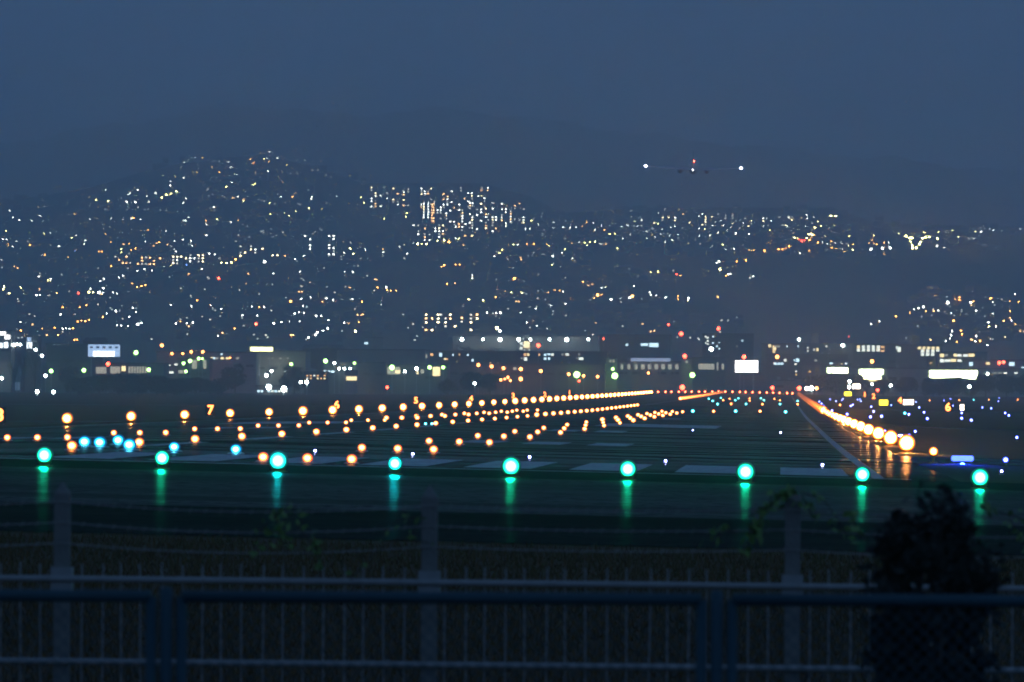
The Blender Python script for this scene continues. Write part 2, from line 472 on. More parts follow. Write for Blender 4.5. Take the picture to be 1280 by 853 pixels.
for k in range(22):
    lamp('runway_end_lamp', 'red lamp in the bar across the far runway end', 'red runway end lamps', CROWN-30+60*k/21+rnd.uniform(-.3, .3), 3332., 'post', 'red', .55, .6, cat='end lamp')
# small lamps read off the photo, set on the ground they stand on
def spots(txt): return [tuple(float(c) for c in t.split(',')) for t in txt.split()]
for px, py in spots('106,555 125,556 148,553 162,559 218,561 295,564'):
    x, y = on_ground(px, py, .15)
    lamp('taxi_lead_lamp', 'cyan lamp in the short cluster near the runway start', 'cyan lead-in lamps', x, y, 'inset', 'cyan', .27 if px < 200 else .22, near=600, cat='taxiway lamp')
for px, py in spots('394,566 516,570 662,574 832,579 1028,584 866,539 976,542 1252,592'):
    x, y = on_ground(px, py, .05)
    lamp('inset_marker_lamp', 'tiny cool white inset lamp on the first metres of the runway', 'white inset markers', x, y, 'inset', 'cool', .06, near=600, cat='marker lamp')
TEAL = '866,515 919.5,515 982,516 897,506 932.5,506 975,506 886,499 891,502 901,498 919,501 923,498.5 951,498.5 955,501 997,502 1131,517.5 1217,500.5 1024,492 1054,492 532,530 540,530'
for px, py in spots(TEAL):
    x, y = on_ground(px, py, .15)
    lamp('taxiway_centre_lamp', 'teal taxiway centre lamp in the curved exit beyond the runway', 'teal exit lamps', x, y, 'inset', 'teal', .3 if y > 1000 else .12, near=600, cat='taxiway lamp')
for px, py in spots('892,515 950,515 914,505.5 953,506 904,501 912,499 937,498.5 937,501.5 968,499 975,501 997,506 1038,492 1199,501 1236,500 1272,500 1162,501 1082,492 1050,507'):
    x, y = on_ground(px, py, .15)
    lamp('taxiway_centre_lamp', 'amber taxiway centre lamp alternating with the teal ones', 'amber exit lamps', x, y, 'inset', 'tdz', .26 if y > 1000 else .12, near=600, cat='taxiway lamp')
BLUE = '1024,502.5 1027,505 1029.5,508 1040,514 1059,518.5 1066,506.5 1063.5,508 1072,500 1075,499.5 1076,502 1089,509 1092,515 1088,522 1102,521 1114,507 1136,518.5 1145,503 1149,510 1155,516 1159,524 1180,501 1182.5,504 1188,499 1191,507.5 1202,517 1202,523.5 1214,526 1228,510 1239,511 1256.5,517 1261,520 1248,502 1249,498 1204.5,493.5 1144,540.5 1136.5,545.5 1271,548 1257,577 1052.5,500.5 1046,492.5 1037.5,499.5 1045,502 1054,499 1111,493'
for px, py in spots(BLUE):
    x, y = on_ground(px, py, .25)
    lamp('taxiway_edge_lamp', 'small blue taxiway edge lamp on the dark grass', 'blue taxiway lamps', x, y, 'post', 'blue', .24 if y > 900 else .13, .28, near=600, cat='taxiway lamp')
# long blue lamp bar and the two cool flashers beside the amber row
x, y = on_ground(1203, 574, .2)
o = empty('blue_lamp_bar', (x, y, gz(x, y)))
for s in (-1, 1): MB().tube([(s*.36,0,-.05),(s*.36,0,.12)], .03, 8).build('leg', M['lampbody'], o)
MB().box(-.5, .5, .0, .14, .1, .34).build('housing', M['lampbody'], o)
MB().tube([(-.46,-.05,.22),(-.40,-.06,.22),(.40,-.06,.22),(.46,-.05,.22)], [.07,.12,.12,.07], 10).build('lens', glow('lens_blue_bar', (.05, .10, 1.0), 6), o, smooth=True)
ld = bpy.data.lights.new('beam_blue_bar', 'SPOT'); ld.energy = 6000; ld.color = (.01, .04, 1); ld.spot_size = math.radians(24); ld.spot_blend = .6; ld.shadow_soft_size = .1
sp = link('lamp_beam', ld, o, (0, -.3, .25)); sp.rotation_euler = Vector((-x, -y, EYE+2-gz(x, y))).to_track_quat('-Z', 'Y').to_euler()
tag(o, 'wide low blue light bar beside the runway start', 'light bar')
for px, py, r in ((1093.5, 537.5, .3), (1114.5, 545, .33)):
    x, y = on_ground(px, py+9, 0)
    o = empty('flasher_lamp', (x+.6, y, gz(x+.6, y)))
    MB().tube([(0,0,-.05),(0,0,.4)], .05, 8).build('stem', M['lampbody'], o)
    MB().box(-r, r, .02, .2, .33, .62).build('housing', M['lampbody'], o)
    MB().ball((0, -.0, .48), r*.85, 12, 6, sz=.42).build('lens', G['cool'], o, smooth=True)
    tag(o, 'cool white flasher lamp standing among the amber edge lamps', 'flasher lamp', 'cool white flashers')

# ---------------------------------------------------------------- signs
def text_mesh(s, size):
    c = bpy.data.curves.new('digit', 'FONT'); c.body = s; c.size = size; c.align_x = 'CENTER'; c.align_y = 'CENTER'
    c.extrude = .02; c.offset = size*.025
    o = bpy.data.objects.new('digit_tmp', c); COL.objects.link(o)
    dg = bpy.context.evaluated_depsgraph_get(); dg.update()
    me = bpy.data.meshes.new_from_object(o.evaluated_get(dg))
    bpy.data.objects.remove(o); bpy.data.curves.remove(c)
    me.transform(Matrix.Rotation(math.pi/2, 4, 'X'))
    return me
def number_board(ch, px, py, y, size, side):
    p = P(px, py, y)
    g = gz(p.x, y)
    o = empty('distance_board', (p.x, y, g))
    zc = max(p.z-g, size*.6+.1); hw = size*.55
    MB().box(-hw, hw, 0, .3, max(.15, zc-size*.62), zc+size*.62).build('board', M['dark'], o)
    for s in (-1, 1): MB().tube([(s*hw*.6,.15,-.1),(s*hw*.6,.15,max(.16, zc-size*.6))], .05, 6).build('leg', M['steel'], o)
    me = text_mesh(ch, size*1.32); me.materials.clear(); me.materials.append(G['digit'])
    d = link('digit', me, o, (0, -.03, zc))
    tag(o, f'black distance board showing a glowing orange {ch} {side}', 'distance board', 'runway distance boards')
for ch, px, py, y, s in (('8', -1, 519.5, 905, 1.5), ('7', 263, 513, 1196, 1.45), ('6', 421, 506.5, 1501, 1.5), ('5', 520, 501, 1806, 1.5), ('4', 589, 498.5, 2110, 1.5),
                         ('3', 641.5, 495, 2415, 1.6), ('2', 681, 493.5, 2720, 1.7), ('1', 712, 491, 3025, 1.8)):
    number_board(ch, px, py, y, s, 'on the grass beyond the long amber row')
for ch, px, py, y, s in (('6', 1185, 511.5, 1501, 1.6), ('4', 1125, 502, 2110, 1.7), ('2', 1092, 496.5, 2720, 1.9), ('1', 1081, 493.5, 3025, 2.0)):
    number_board(ch, px, py, y, s, 'on the grass among the blue taxiway lamps')
def guide_sign(px, py, w, h, gm, label, seg=1, y=None):
    if y is None: x, y = on_ground(px, py+h/2+1.5, 0)
    k = y/F; p = P(px, py, y); g = gz(p.x, y)
    o = empty('guidance_sign', (p.x, y, g)); zc = max(p.z-g, h*k/2+.15)
    MB().box(-w*k/2-.1, w*k/2+.1, 0, .3, zc-h*k/2-.1, zc+h*k/2+.1).build('housing', M['dark'], o)
    for s in range(seg):
        a, b = -w*k/2+w*k*s/seg+.04, -w*k/2+w*k*(s+1)/seg-.04
        MB().box(a, b, -.05, .02, zc-h*k/2, zc+h*k/2).build('panel', G[gm], o)
    for s in (-.7, .7): MB().tube([(s*w*k/2,.15,-.1),(s*w*k/2,.15,zc-h*k/2)], .06, 6).build('leg', M['steel'], o)
    tag(o, label, 'guidance sign')
guide_sign(1060, 492.5, 9, 5, 'digity', 'yellow lit taxiway sign beside the far amber lamps and the 1 board')
guide_sign(1104.5, 503.5, 11, 6.5, 'digity', 'wide yellow lit taxiway sign beside the number 2 board')
guide_sign(1135.5, 503, 13, 6, 'digitw', 'wide white lit taxiway sign next to the number 4 board', 2)
guide_sign(1202.5, 509.5, 5, 7, 'digitw', 'narrow upright white lit sign next to the orange 6 board')
guide_sign(1070.5, 483.2, 10, 6, 'digitw', 'warm white lit sign in front of the low pale building', 2, y=3480)

# ---------------------------------------------------------------- buildings across the far side
FRONTS = []
def building(name, label, cat, x0, x1, yt, Y, depth, wm, wins=(), roof=True, group=None, parts=None, base=None):
    a, b = P(x0, yt, Y), P(x1, yt, Y)
    g = min(gz(a.x, Y), gz(b.x, Y)) - .5
    xm = (a.x+b.x)/2; H = (a.z+b.z)/2-g; hw = (b.x-a.x)/2
    FRONTS.append((x0, x1, yt, Y))
    o = empty(name, (xm, Y, g))
    MB().box(-hw, hw, 0, depth, 0, H).build('wall', wm, o)
    if roof: MB().box(-hw-.3, hw+.3, -.3, depth+.3, H+.003, H+.55).build('roof', M['roof'], o)
    for (wx0, wx1, wy0, wy1, gm) in wins:
        p, q = P(wx0, wy1, Y), P(wx1, wy0, Y)
        MB().box(p.x-xm, q.x-xm, -.25, .05, p.z-g, q.z-g).build('window', G[gm], o)
    if group is None and 2*hw > 9 and H > 4.5:
        nr = max(2, int(2*hw/5.5)); zb_ = H*rnd.uniform(.55, .72)
        rib = MB().box(-.18, .18, -.22, -.003, .05, H-.15).mesh('rib', wm); pane = MB().box(-hw/nr*.62, hw/nr*.62, -.1, -.003, -.55, .55).mesh('pane', M['dark'])
        for i in range(nr+1): link('rib', rib, o, (-hw+.2+(2*hw-.4)*i/nr, 0, 0))
        for i in range(nr):
            if rnd.random() < .72: link('pane', pane, o, (-hw+2*hw*(i+.5)/nr, 0, zb_))
        for i in range(rnd.randint(1, 3)):
            c = rnd.uniform(-hw*.8, hw*.6); w_ = rnd.uniform(.7, 1.6)
            MB().box(c, c+w_, depth*.4, depth*.4+2, H+.56, H+.56+rnd.uniform(.7, 1.7)).build('roof_unit', M['steel'], o)
    if parts: parts(o, xm, g, Y, hw, H, depth)
    tag(o, label, cat, group)
    return o
def grid(x0, x1, y0, y1, nx, ny, gms, prob=1.0, fx=.6, fy=.55):
    r = []
    for i in range(nx):
        for j in range(ny):
            if rnd.random() > prob: continue
            cx = x0+(x1-x0)*(i+.5)/nx; cyy = y0+(y1-y0)*(j+.5)/ny
            dx = (x1-x0)/nx*fx/2; dy = (y1-y0)/ny*fy/2
            r.append((cx-dx, cx+dx, cyy-dy, cyy+dy, rnd.choice(gms)))
    return r
def shed(o, xm, g, Y, hw, H, d):
    v = [(-hw-.3,-.3,H+.01),(hw+.3,-.3,H+.01),(hw+.3,d,H+.01),(-hw-.3,d,H+.01),(-hw-.3,d/2,H+2.2),(hw+.3,d/2,H+2.2)]
    MB().add(v, [(0,1,5,4),(4,5,2,3),(0,4,3),(1,2,5),(0,3,2,1)]).build('roof', M['roof'], o)
def pilasters(nx):
    def fn(o, xm, g, Y, hw, H, d):
        for i in range(nx+1):
            x = -hw+2*hw*i/nx
            MB().box(x-.35, x+.35, -.6, -.003, 0, H-.1).build('pilaster', M['wallw'], o)
    return fn
def boxes_on_roof(lst):
    def fn(o, xm, g, Y, hw, H, d):
        for (x0, x1, yt) in lst:
            p, q = P(x0, yt, Y+4), P(x1, yt, Y+4)
            MB().box(p.x-xm, q.x-xm, 4, 9, H+.56, p.z-g).build('rooftop_box', M['wallb'], o)
    return fn
B = building
B('lit_depot', 'brightly lit white depot tower with blue lights at its foot', 'building', -30, 14, 414, 3700, 20, M['wallw'],
  [(-2,7,415,419,'whitebox'), (6,12.5,419,424,'whitebox'), (-2,3,429,435,'billboard_core'), (5,10,428,435,'billboard_core'), (15.5,19,429.5,433,'mast_w')])
B('lit_depot', 'narrow blue-lit block beside the bare trees', 'building', 33, 48, 421, 3720, 14, M['wallg'], [(33.5,40,428,436,'billboard_core'), (34,39,422,427,'billboard')])
B('warehouse', 'long dark warehouse with a row of small lights on its roof edge', 'warehouse', 58, 116, 431, 3680, 40, M['walld'],
  [(66.5,69,429.5,431,'win_c'), (72,75,430,431,'win_c'), (79,82,430,431,'win_c'), (84,86,429.5,431,'win_c')])
B('billboard_hall', 'dark hall behind the glowing blue billboard', 'building', 104, 128, 427.5, 3690, 30, M['walld'], parts=shed, roof=False)
# billboard
p, q = P(110, 446, 3640), P(150, 431, 3640); g = gz(p.x, 3640)
o = empty('billboard', ((p.x+q.x)/2, 3640, g)); w2 = (q.x-p.x)/2
MB().box(-w2-.2, w2+.2, 0, .8, p.z-g-.2, q.z-g+.2).build('frame', M['dark'], o)
MB().box(-w2, w2, -.1, .05, p.z-g, q.z-g).build('panel', G['billboard'], o)
MB().box(-w2*.68, w2*.66, -.2, -.103, p.z-g+.1, p.z-g+2.6).build('lit_band', G['billboard_core'], o)
for i in range(5):
    c = -w2*.78+i*w2*.39
    MB().box(c-.7, c+.7, -.16, -.103, q.z-g-1.7, q.z-g-.9).build('dark_mark', M['walld'], o)
for s in (-.8, 0, .8): MB().tube([(s*w2,.4,-.2),(s*w2,.4,p.z-g)], .3, 8).build('leg', M['steel'], o)
tag(o, 'large glowing pale blue billboard with five dark marks along its top', 'billboard')
B('green_lit_hall', 'low hall with a green-lit slatted front and a red lamp', 'hall', 118, 205, 455, 3560, 30, M['wallg'],
  [(120,133,459,467,'win_d'), (138,150,458.5,467,'win_d'), (152,157,458,464,'win_y')] + grid(160,184,458,467,7,1,['win_d'],1,.7,.9))
B('terminal_wing', 'long pale terminal wing with dark window slots under red roof lamps', 'terminal', 196, 320, 441, 3760, 30, M['wallw'],
  [(208,213,456,457.5,'win_w'), (218,223,455,457,'win_w'), (266,269,447,449,'win_c'), (276,278,442,444,'win_c')] + grid(262,300,446,450,6,1,['win_d','win_y'],.4))
B('terminal_wing', 'green-tinted terminal block beside the round dark tree', 'terminal', 222, 262, 449, 3720, 20, M['wallg'], [(210,217,464.5,467,'win_w'), (223,232,463,467,'win_d'), (240,246,450,461,'win_d'), (254,258,450,461,'win_d')])
B('sign_hall', 'broad grey hall carrying the long glowing yellow-white roof sign', 'hall', 318, 382, 439.5, 3800, 40, M['wallb'], grid(320,362,446.5,449.5,9,1,['win_d'],.6))
p, q = P(313, 439.2, 3780), P(341, 434.2, 3780)
o = empty('roof_sign', ((p.x+q.x)/2, 3780, gz(p.x, 3780)-.5)); zb = p.z-o.location.z; w2 = (q.x-p.x)/2
MB().box(-w2, w2, 0, .5, zb, zb+(q.z-p.z)).build('light_box', glow('sign_lime', (1.0, 1.0, .38), 7), o)
for s in (-.7, .7): MB().box(s*w2-.2, s*w2+.2, .5, .8, 0, zb+1).build('support', M['steel'], o)
tag(o, 'long glowing yellow-white light box sign on the hall roof', 'roof sign')
B('hangar', 'long flat beige hangar front with a dark opening', 'hangar', 421, 532, 438, 3900, 50, M['wallb'],
  [(532,534,443,448,'win_d'), (538,541.5,442,445,'win_a'), (549,552.5,441.5,446,'win_c')])
B('hangar', 'grey hangar between the yellow floodlight and the beige hangar', 'hangar', 378, 424, 436, 3950, 50, M['walld'], parts=shed, roof=False)
B('workshop', 'low green-tinted workshop with lamps under its eaves', 'workshop', 404, 482, 454, 3650, 20, M['wallg'], [(405,408,463,466,'win_c'), (410,413,463.5,466,'win_c'), (414,418,463.5,466,'win_c')])
B('workshop', 'low workshop with glowing lime-green doors', 'workshop', 482, 560, 457, 3640, 20, M['wallg'],
  [(484,500,459,468,'win_d'), (494,500,463,467,'win_y'), (521,523,464,468,'win_y'), (541,550,459,470,'win_y'), (526,530,462,467,'win_d')])
B('office_block', 'wide dark office block with a few yellow and blue windows', 'office', 530, 640, 440, 4000, 30, M['walld'],
  [(555,557.5,448,450,'win_y'), (557.5,560,448.3,450,'win_a'), (565.5,567,442.5,445,'win_c'), (573.5,575,442.5,444.5,'win_a'), (583.5,586,443,445,'win_c'), (589.5,592,449,452,'win_c')])
B('long_factory', 'very long pale factory wall with seven white lamps along its top', 'factory', 566, 748, 420.5, 4280, 60, M['wallw'],
  [(650,653,428,431,'win_w'), (650,653,434,437,'win_w'), (655,662,427,435,'win_y'), (654,656,431,433,'win_w'), (655,656,437,438.5,'win_w'), (661,662,437,438.5,'win_w')])
B('factory_annex', 'plain dark grey annex at the end of the long pale factory', 'factory', 747, 838, 419.5, 4300, 60, M['wallg'],
  [(782,785,430,432.5,'win_c'), (801,810,429.5,432.5,'win_c'), (811.5,823,429,434,'win_c')])
B('office_block', 'broad office block with small blue and yellow lit windows on two floors', 'office', 630, 760, 440.5, 3960, 30, M['walld'],
  [(655,658,442,445,'win_a'), (659,661.5,442,445,'win_y'), (673,675,442,445,'win_a'), (680,683,442.5,445,'win_c'), (684.5,688,442,444,'win_c'), (689,692,442,445,'win_w'), (702,704,442,444.5,'win_d'), (707,711,442,444.5,'win_w'), (723,725,442,444.5,'win_d'), (651,653,447,449,'win_d'), (655,659,447,451,'win_w'), (680,683,447,450,'win_c'), (685,687.5,447,450,'win_c'), (720,721.5,447,449,'win_d'), (723.5,729,447,450,'win_w')])
B('maintenance_hall', 'low mottled maintenance hall behind the row of orange lamps', 'hall', 560, 756, 456, 3700, 30, M['wallg'], grid(640,700,458,470,8,2,['win_d'],.25))
B('gate_tower', 'square pale tower at the end of the pillared building', 'tower', 757.5, 771, 447.5, 3720, 14, M['wallw'], [(762,764,450,453,'win_d'), (766,768,450,453,'win_d')])
B('pillared_building', 'pale building with a row of tall pillars and a blue-white roof sign', 'building', 771, 852, 453, 3730, 24, M['wallw'],
  grid(774,850,455.5,462,9,1,['win_d'],1,.55,.95), parts=pilasters(9))
p, q = P(788.5, 452.8, 3728), P(838, 448, 3728)
o = empty('roof_sign', ((p.x+q.x)/2, 3728, gz(p.x, 3728)-.5)); zb = p.z-o.location.z; w2 = (q.x-p.x)/2
MB().box(-w2, w2, 0, .5, zb+.3, zb+(q.z-p.z)).build('light_box', glow('sign_pale_blue', (.55, .68, 1.0), .75), o)
for s in (-.8, 0, .8): MB().box(s*w2-.15, s*w2+.15, .5, .7, zb-3, zb+1).build('support', M['steel'], o)
tag(o, 'long pale blue light box sign on the pillared building', 'roof sign')
B('gate_tower', 'squat pale tower with the red obstruction lamp above it', 'tower', 852, 864.5, 449, 3725, 14, M['wallw'], [(857,860,451,454,'win_d')])
B('show_room', 'grey show room with a pale framed shop window', 'building', 865, 906, 448, 3740, 24, M['wallg'], [(873,893,455,462,'win_d'), (896,898,453,463,'win_d'), (902,905,455,462,'win_d'), (894,906,449,453,'far_r')][:3])
p, q = P(919, 465.5, 3600), P(947.5, 451, 3600)
o = empty('billboard', ((p.x+q.x)/2, 3600, gz(p.x, 3600))); zb = p.z-o.location.z; w2 = (q.x-p.x)/2; hb = q.z-p.z
MB().box(-w2-.25, w2+.25, .05, .9, zb-.25, zb+hb+.25).build('frame', M['steel'], o)
for s in (-1, 1): MB().box(min(0, s*w2)+(.08 if s > 0 else 0), max(0, s*w2)-(.08 if s < 0 else 0), -.05, .3, zb, zb+hb).build('panel', G['whitebox'], o)
for s in (-.6, .6): MB().tube([(s*w2,.5,-.2),(s*w2,.5,zb)], .3, 8).build('leg', M['steel'], o)
tag(o, 'blazing white square billboard with a red lamp on top', 'billboard')
B('apartment_block', 'dark tall block with a few white windows behind the yellow lamp', 'apartment block', 878, 942, 418, 4320, 20, M['walld'],
  [(881,883,420,422,'win_w'), (883,886,421.5,423.5,'win_w'), (890.5,892.5,420,422,'win_c'), (883.5,886,425.5,427.5,'win_w'), (890,892.5,428,430,'win_c'), (881.5,883,428,430,'win_w'), (883.5,886,429.5,431,'win_w'), (895,897,432,434,'win_c'), (898.5,900,428,429,'win_c'), (898,900,435,437,'win_c'), (927,929,425,427,'win_c'), (920.5,922,432,434,'win_d')])
B('long_office', 'long low office row with rooftop towers and scattered lit windows', 'office', 952, 1072, 430.5, 4250, 40, M['wallg'],
  [(960.5,964,430.7,434,'win_y'), (966,970,434,438,'win_y'), (965,975,432,434.5,'win_d'), (966,969,439,441,'win_y'), (983,984.5,432.5,434,'win_c'), (997,999,432,434,'win_c'), (1009,1010.5,434,436,'win_w'), (1009,1010.5,438,440,'win_w'), (1017,1018.5,436,438.5,'win_w'), (1020.5,1023,435.5,439,'win_y'), (1032,1034,432,434,'win_w'), (1037,1038,436,438,'win_d')],
  parts=boxes_on_roof([(997, 1009, 417.5), (1014, 1023, 417)]))
B('long_office', 'long low office with two bright rows of lit windows and one rooftop tower', 'office', 1066, 1122, 431, 4240, 40, M['wallg'],
  grid(1070,1101,432,435.5,5,1,['win_w','win_y'],1,.6,.9) + grid(1070,1101,435.8,439.5,5,1,['win_w'],1,.62,.95) + [(1101,1105.5,433,435,'win_a'), (1101,1105.5,438,440,'win_a'), (1120,1121.5,432.5,436.5,'win_w')],
  parts=boxes_on_roof([(1096, 1105, 420)]))
B('school_block', 'pale block with three bright rows of evenly spaced lights', 'building', 1120, 1178, 432, 4230, 40, M['wallg'],
  grid(1146.5,1175,433.5,437,5,1,['win_y'],1,.7,.8) + grid(1150,1175.5,437,441,4,1,['win_w'],1,.62,.95) + grid(1150,1169,441.5,445,3,1,['win_w'],1,.65,.95) + [(1120,1122,433,436.5,'win_w'), (1122,1126,434,440,'win_w')],
  parts=boxes_on_roof([(1140.5, 1150, 420)]))
B('low_office', 'low office with two floors of green-white strip windows', 'office', 1172, 1234, 441, 4100, 30, M['wallg'],
  [(1175,1180,442.5,446.5,'win_y'), (1181,1185,442.8,445.5,'win_d'), (1192,1196,442.5,446,'win_y'), (1196.5,1202,443,446,'win_w'), (1204,1210,443,446,'win_w'), (1211,1218,442.5,446,'win_y'), (1175,1180,449,453,'win_w'), (1181,1188,449.5,452.5,'win_w'), (1188.5,1195,449,452.5,'win_y'), (1197,1203,449.5,452.5,'win_w')],
  parts=boxes_on_roof([(1223, 1234, 439.5), (1198, 1212, 434.5)]))
B('station_roof', 'long pale building with a pair of red lamps above its roof', 'building', 1204, 1330, 451, 4020, 30, M['wallw'], [(1211.5,1216,453,457.5,'win_c'), (1233,1237,453,456,'win_y'), (1261.5,1268,453,457.5,'win_c'), (1277,1282,459,463,'win_c')])
B('town_block', 'broad dark block with blue-white lamps behind the treetops', 'building', 958, 1060, 444, 3980, 30, M['walld'],
  [(967,971,453.5,457,'win_c'), (971.8,975,453.5,456.5,'win_c'), (976,979,453.5,457.5,'win_c'), (980,983,449,452,'win_w'), (992,994,449.5,451.5,'win_c'), (995,999,448.5,452.5,'win_c'), (993,996,454.5,457,'win_w'), (1018,1021.5,449.5,452,'win_d'), (1037,1041,453.5,457.5,'win_c'), (1049,1053,454.5,456.5,'win_y'), (1056,1059,454,457,'win_c')])
B('lit_hangar', 'open hangar with one wide bar of greenish white light', 'hangar', 1026, 1064, 457, 3760, 40, M['wallg'], [(1034,1060,460,466.5,'hall')])
B('lit_hangar', 'brilliant open hangar glowing white between dark round trees', 'hangar', 1062, 1118, 460, 3700, 40, M['wallw'], [(1074,1104,462,468,'hall'), (1078,1101,468,474,'hall'), (1086,1097,473.5,477,'win_y')])
B('lit_hangar', 'widest glowing hangar with a long white lit front', 'hangar', 1108, 1222, 461.5, 3690, 40, M['wallw'], [(1162,1210,463.5,472.5,'hall'), (1210.5,1222,463.5,474,'hall')])
B('lit_hangar', 'long cream hangar roof behind the dense dark trees', 'hangar', 1222, 1340, 462, 3800, 40, M['wallw'], grid(1240,1280,465,468,6,1,['win_d','win_w'],.6))
B('low_building', 'low pinkish building beside the far end of the bright lamp row', 'building', 994, 1044, 474.5, 3600, 20, M['wallb'])
B('low_building', 'low dim pinkish shed where the red end lamps stop', 'shed', 966, 1000, 476.5, 3620, 20, M['wallb'])
B('low_building', 'low shed behind the warm white lit sign', 'shed', 1044, 1070, 478, 3610, 20, M['wallg'])
B('stepped_block', 'pale stepped block with a cross-shaped outline above the hangars', 'building', 458, 478, 423, 4350, 14, M['wallw'], [(455.5,460,428,430.5,'win_c')], parts=boxes_on_roof([(465.5, 470.5, 418)]))
B('fence_house', 'small house glowing warm under a single lamp', 'house', 432, 446, 469, 3500, 8, M['wallw'], [(433,446,471,475.5,'win_y')], parts=shed, roof=False)
B('white_hut', 'small brightly lit white hut row with two floodlights', 'hut', 320, 362, 483.5, 3300, 8, M['wallw'], grid(321,360,487,491.5,9,1,['win_c','win_w'],.8))
B('shop_row', 'row of tiny shops with warm dotted windows behind the parked lights', 'shop', 380, 410, 466, 3520, 10, M['walld'], grid(382,408,468,475,6,2,['win_a','win_y','win_w'],.7,.5,.45))
for i in range(46):
    x0 = rnd.uniform(-40, 1300); w = rnd.uniform(14, 46); yt = rnd.uniform(450, 472)
    Y = rnd.uniform(3820, 4200)
    B('town_block', 'low dark town block filling the strip behind the airfield buildings', 'building', x0, x0+w, yt, Y, 14, rnd.choice([M['walld'], M['wallg'], M['walld']]),
      grid(x0+2, x0+w-2, yt+2, yt+10, max(2, int(w/5)), 2, ['win_d', 'win_w', 'win_a'], .15, .4, .4), group='dark town blocks')

# ---------------------------------------------------------------- masts with floodlights and obstruction lamps
def mast(name, label, group, px, py, Y, gm, r):
    near = [f_[3] for f_ in FRONTS if f_[0]-3 < px < f_[1]+3 and f_[2] < py+3 and Y-120 < f_[3] < Y+420]
    if near and py < 475: Y = min(near)-rnd.uniform(4, 7)
    p = P(px, py, Y); g = gz(p.x, Y)
    o = empty(name, (p.x, Y, g)); H = p.z-g
    MB().tube([(0,.2,-.3),(0,.2,H)], [.22,.12], 6).build('pole', M['steel'], o)
    MB().box(-r*.8, r*.8, .12, .5, H-r*.5, H+r*.5).build('bracket', M['steel'], o)
    MB().ball((0,-r*.4,H), r, 8, 6).build('lamp_head', G[gm], o, smooth=True)
    tag(o, label, 'floodlight mast' if 'flood' in name else 'obstruction lamp', group)
for px, py, Y, r in spots('64,464,3380,.9 105,463,3380,.95 186,462.5,3500,.85 170,441,3640,1.0 407,451.5,3600,1.0 490,459.5,3560,1.15 537,459.5,3560,.9 554,459.5,3570,.75 721,468.5,3480,1.5 768.5,470,3480,1.45 766,461.5,3600,.7 865.5,469,3480,1.2 237.5,451.5,3600,.85 229.5,454.5,3600,.75 248.5,448.5,3620,.75 364,455.5,3590,.8 443,454,3600,.6 253,448.5,3620,.5 232.5,464.5,3520,.7'):
    mast('floodlight_mast', 'green-white floodlight glowing on a mast beyond the runway', 'green-white floodlights', px, py, Y, 'mast_g', r)
for px, py, Y, r in spots('44.5,437.5,3600,.7 52.5,445,3600,.65 57,470,3400,.7 46.5,489.5,3000,.65 67,490,3000,.6 2,473,3400,.7 333,469.5,3400,.85 339.5,464,3420,.6 357,465,3420,.45 336,484,3260,1.1 355,486.3,3260,1.15 376,478,3350,.6 383.5,478,3350,.75 418,454,3600,.6 424,461,3560,.55 430.5,461,3560,.55 437.5,461,3560,.55 520.5,461,3540,.75 506,464.5,3540,.6 593.5,479.5,3300,.6 889,436.5,3900,1.0 1008.5,485.7,3440,.75 1014.5,485.5,3440,.95 1062,477,3440,.65 1061.5,484,3440,.7 1211.5,483.3,3440,.65 1234.5,467.5,3600,.6 1113.5,482,3460,.6 1090,480.5,3460,.5 17,431,3600,.5 25.5,431,3600,.5 21.5,430.5,3600,.5 998.7,424.5,4240,.8 1053.5,432,4230,.9 648.5,424.5,4270,.9 663,424.5,4270,.7 687,424.5,4270,.7 708.5,424.8,4270,1.0 735.5,424.5,4270,.7 577.5,424.5,4270,.9 603.5,424.5,4270,.7 625,424.8,4270,1.0 625,414,4290,.6'):
    mast('floodlight_mast', 'cool white floodlight on a post among the airport buildings', 'white floodlights', px, py, Y, 'mast_w', r)
for px, py, Y, r in spots('135,455,3540,.9 287,472,3380,.9 673,432,3800,.95 851.5,417.5,3900,1.0 835.5,406,3950,.55 898,411,3950,.85 856,445.5,3700,.95 853,484.5,3420,1.1 930,446.5,3590,.9 1249,453.8,3990,.9 1254.5,453,3990,.8 965.5,485,3440,.8 999,485.5,3440,.9 1097,488,3400,.65 724,476.5,3420,.5 754.5,423.5,4280,.4 484,484.5,3300,.6 1061,421,4300,.3'):
    mast('obstruction_light', 'red obstruction lamp on a thin mast beyond the runway', 'red obstruction lamps', px, py, Y, 'mast_r', r)
for px, py, Y, r in spots('202.5,432,3720,.8 215,442.2,3740,.65 228.5,442.2,3740,.6 239,440,3750,.7 253.5,440,3750,.7 287.5,447.5,3740,.4 598,456.5,3650,.8 614.5,458.3,3650,.8 629.5,460.5,3650,.75 651,461.5,3650,.85 676,464,3640,.8 711,468,3600,.75 729.5,470,3600,.7 747,471,3600,.7 810.5,466.5,3640,.6 971.5,446.3,3960,.95 1090,452,3800,.9 1021,485.5,3440,.7 611,473,3440,.4 617,472.5,3440,.5 626,475,3440,.6 631,474,3440,.5 635,472,3440,.6 638,476,3440,.5 651,474,3440,.9'):
    mast('obstruction_light', 'orange lamp on a short post beside the far sheds', 'orange lamps by the sheds', px, py, Y, 'mast_a', r)

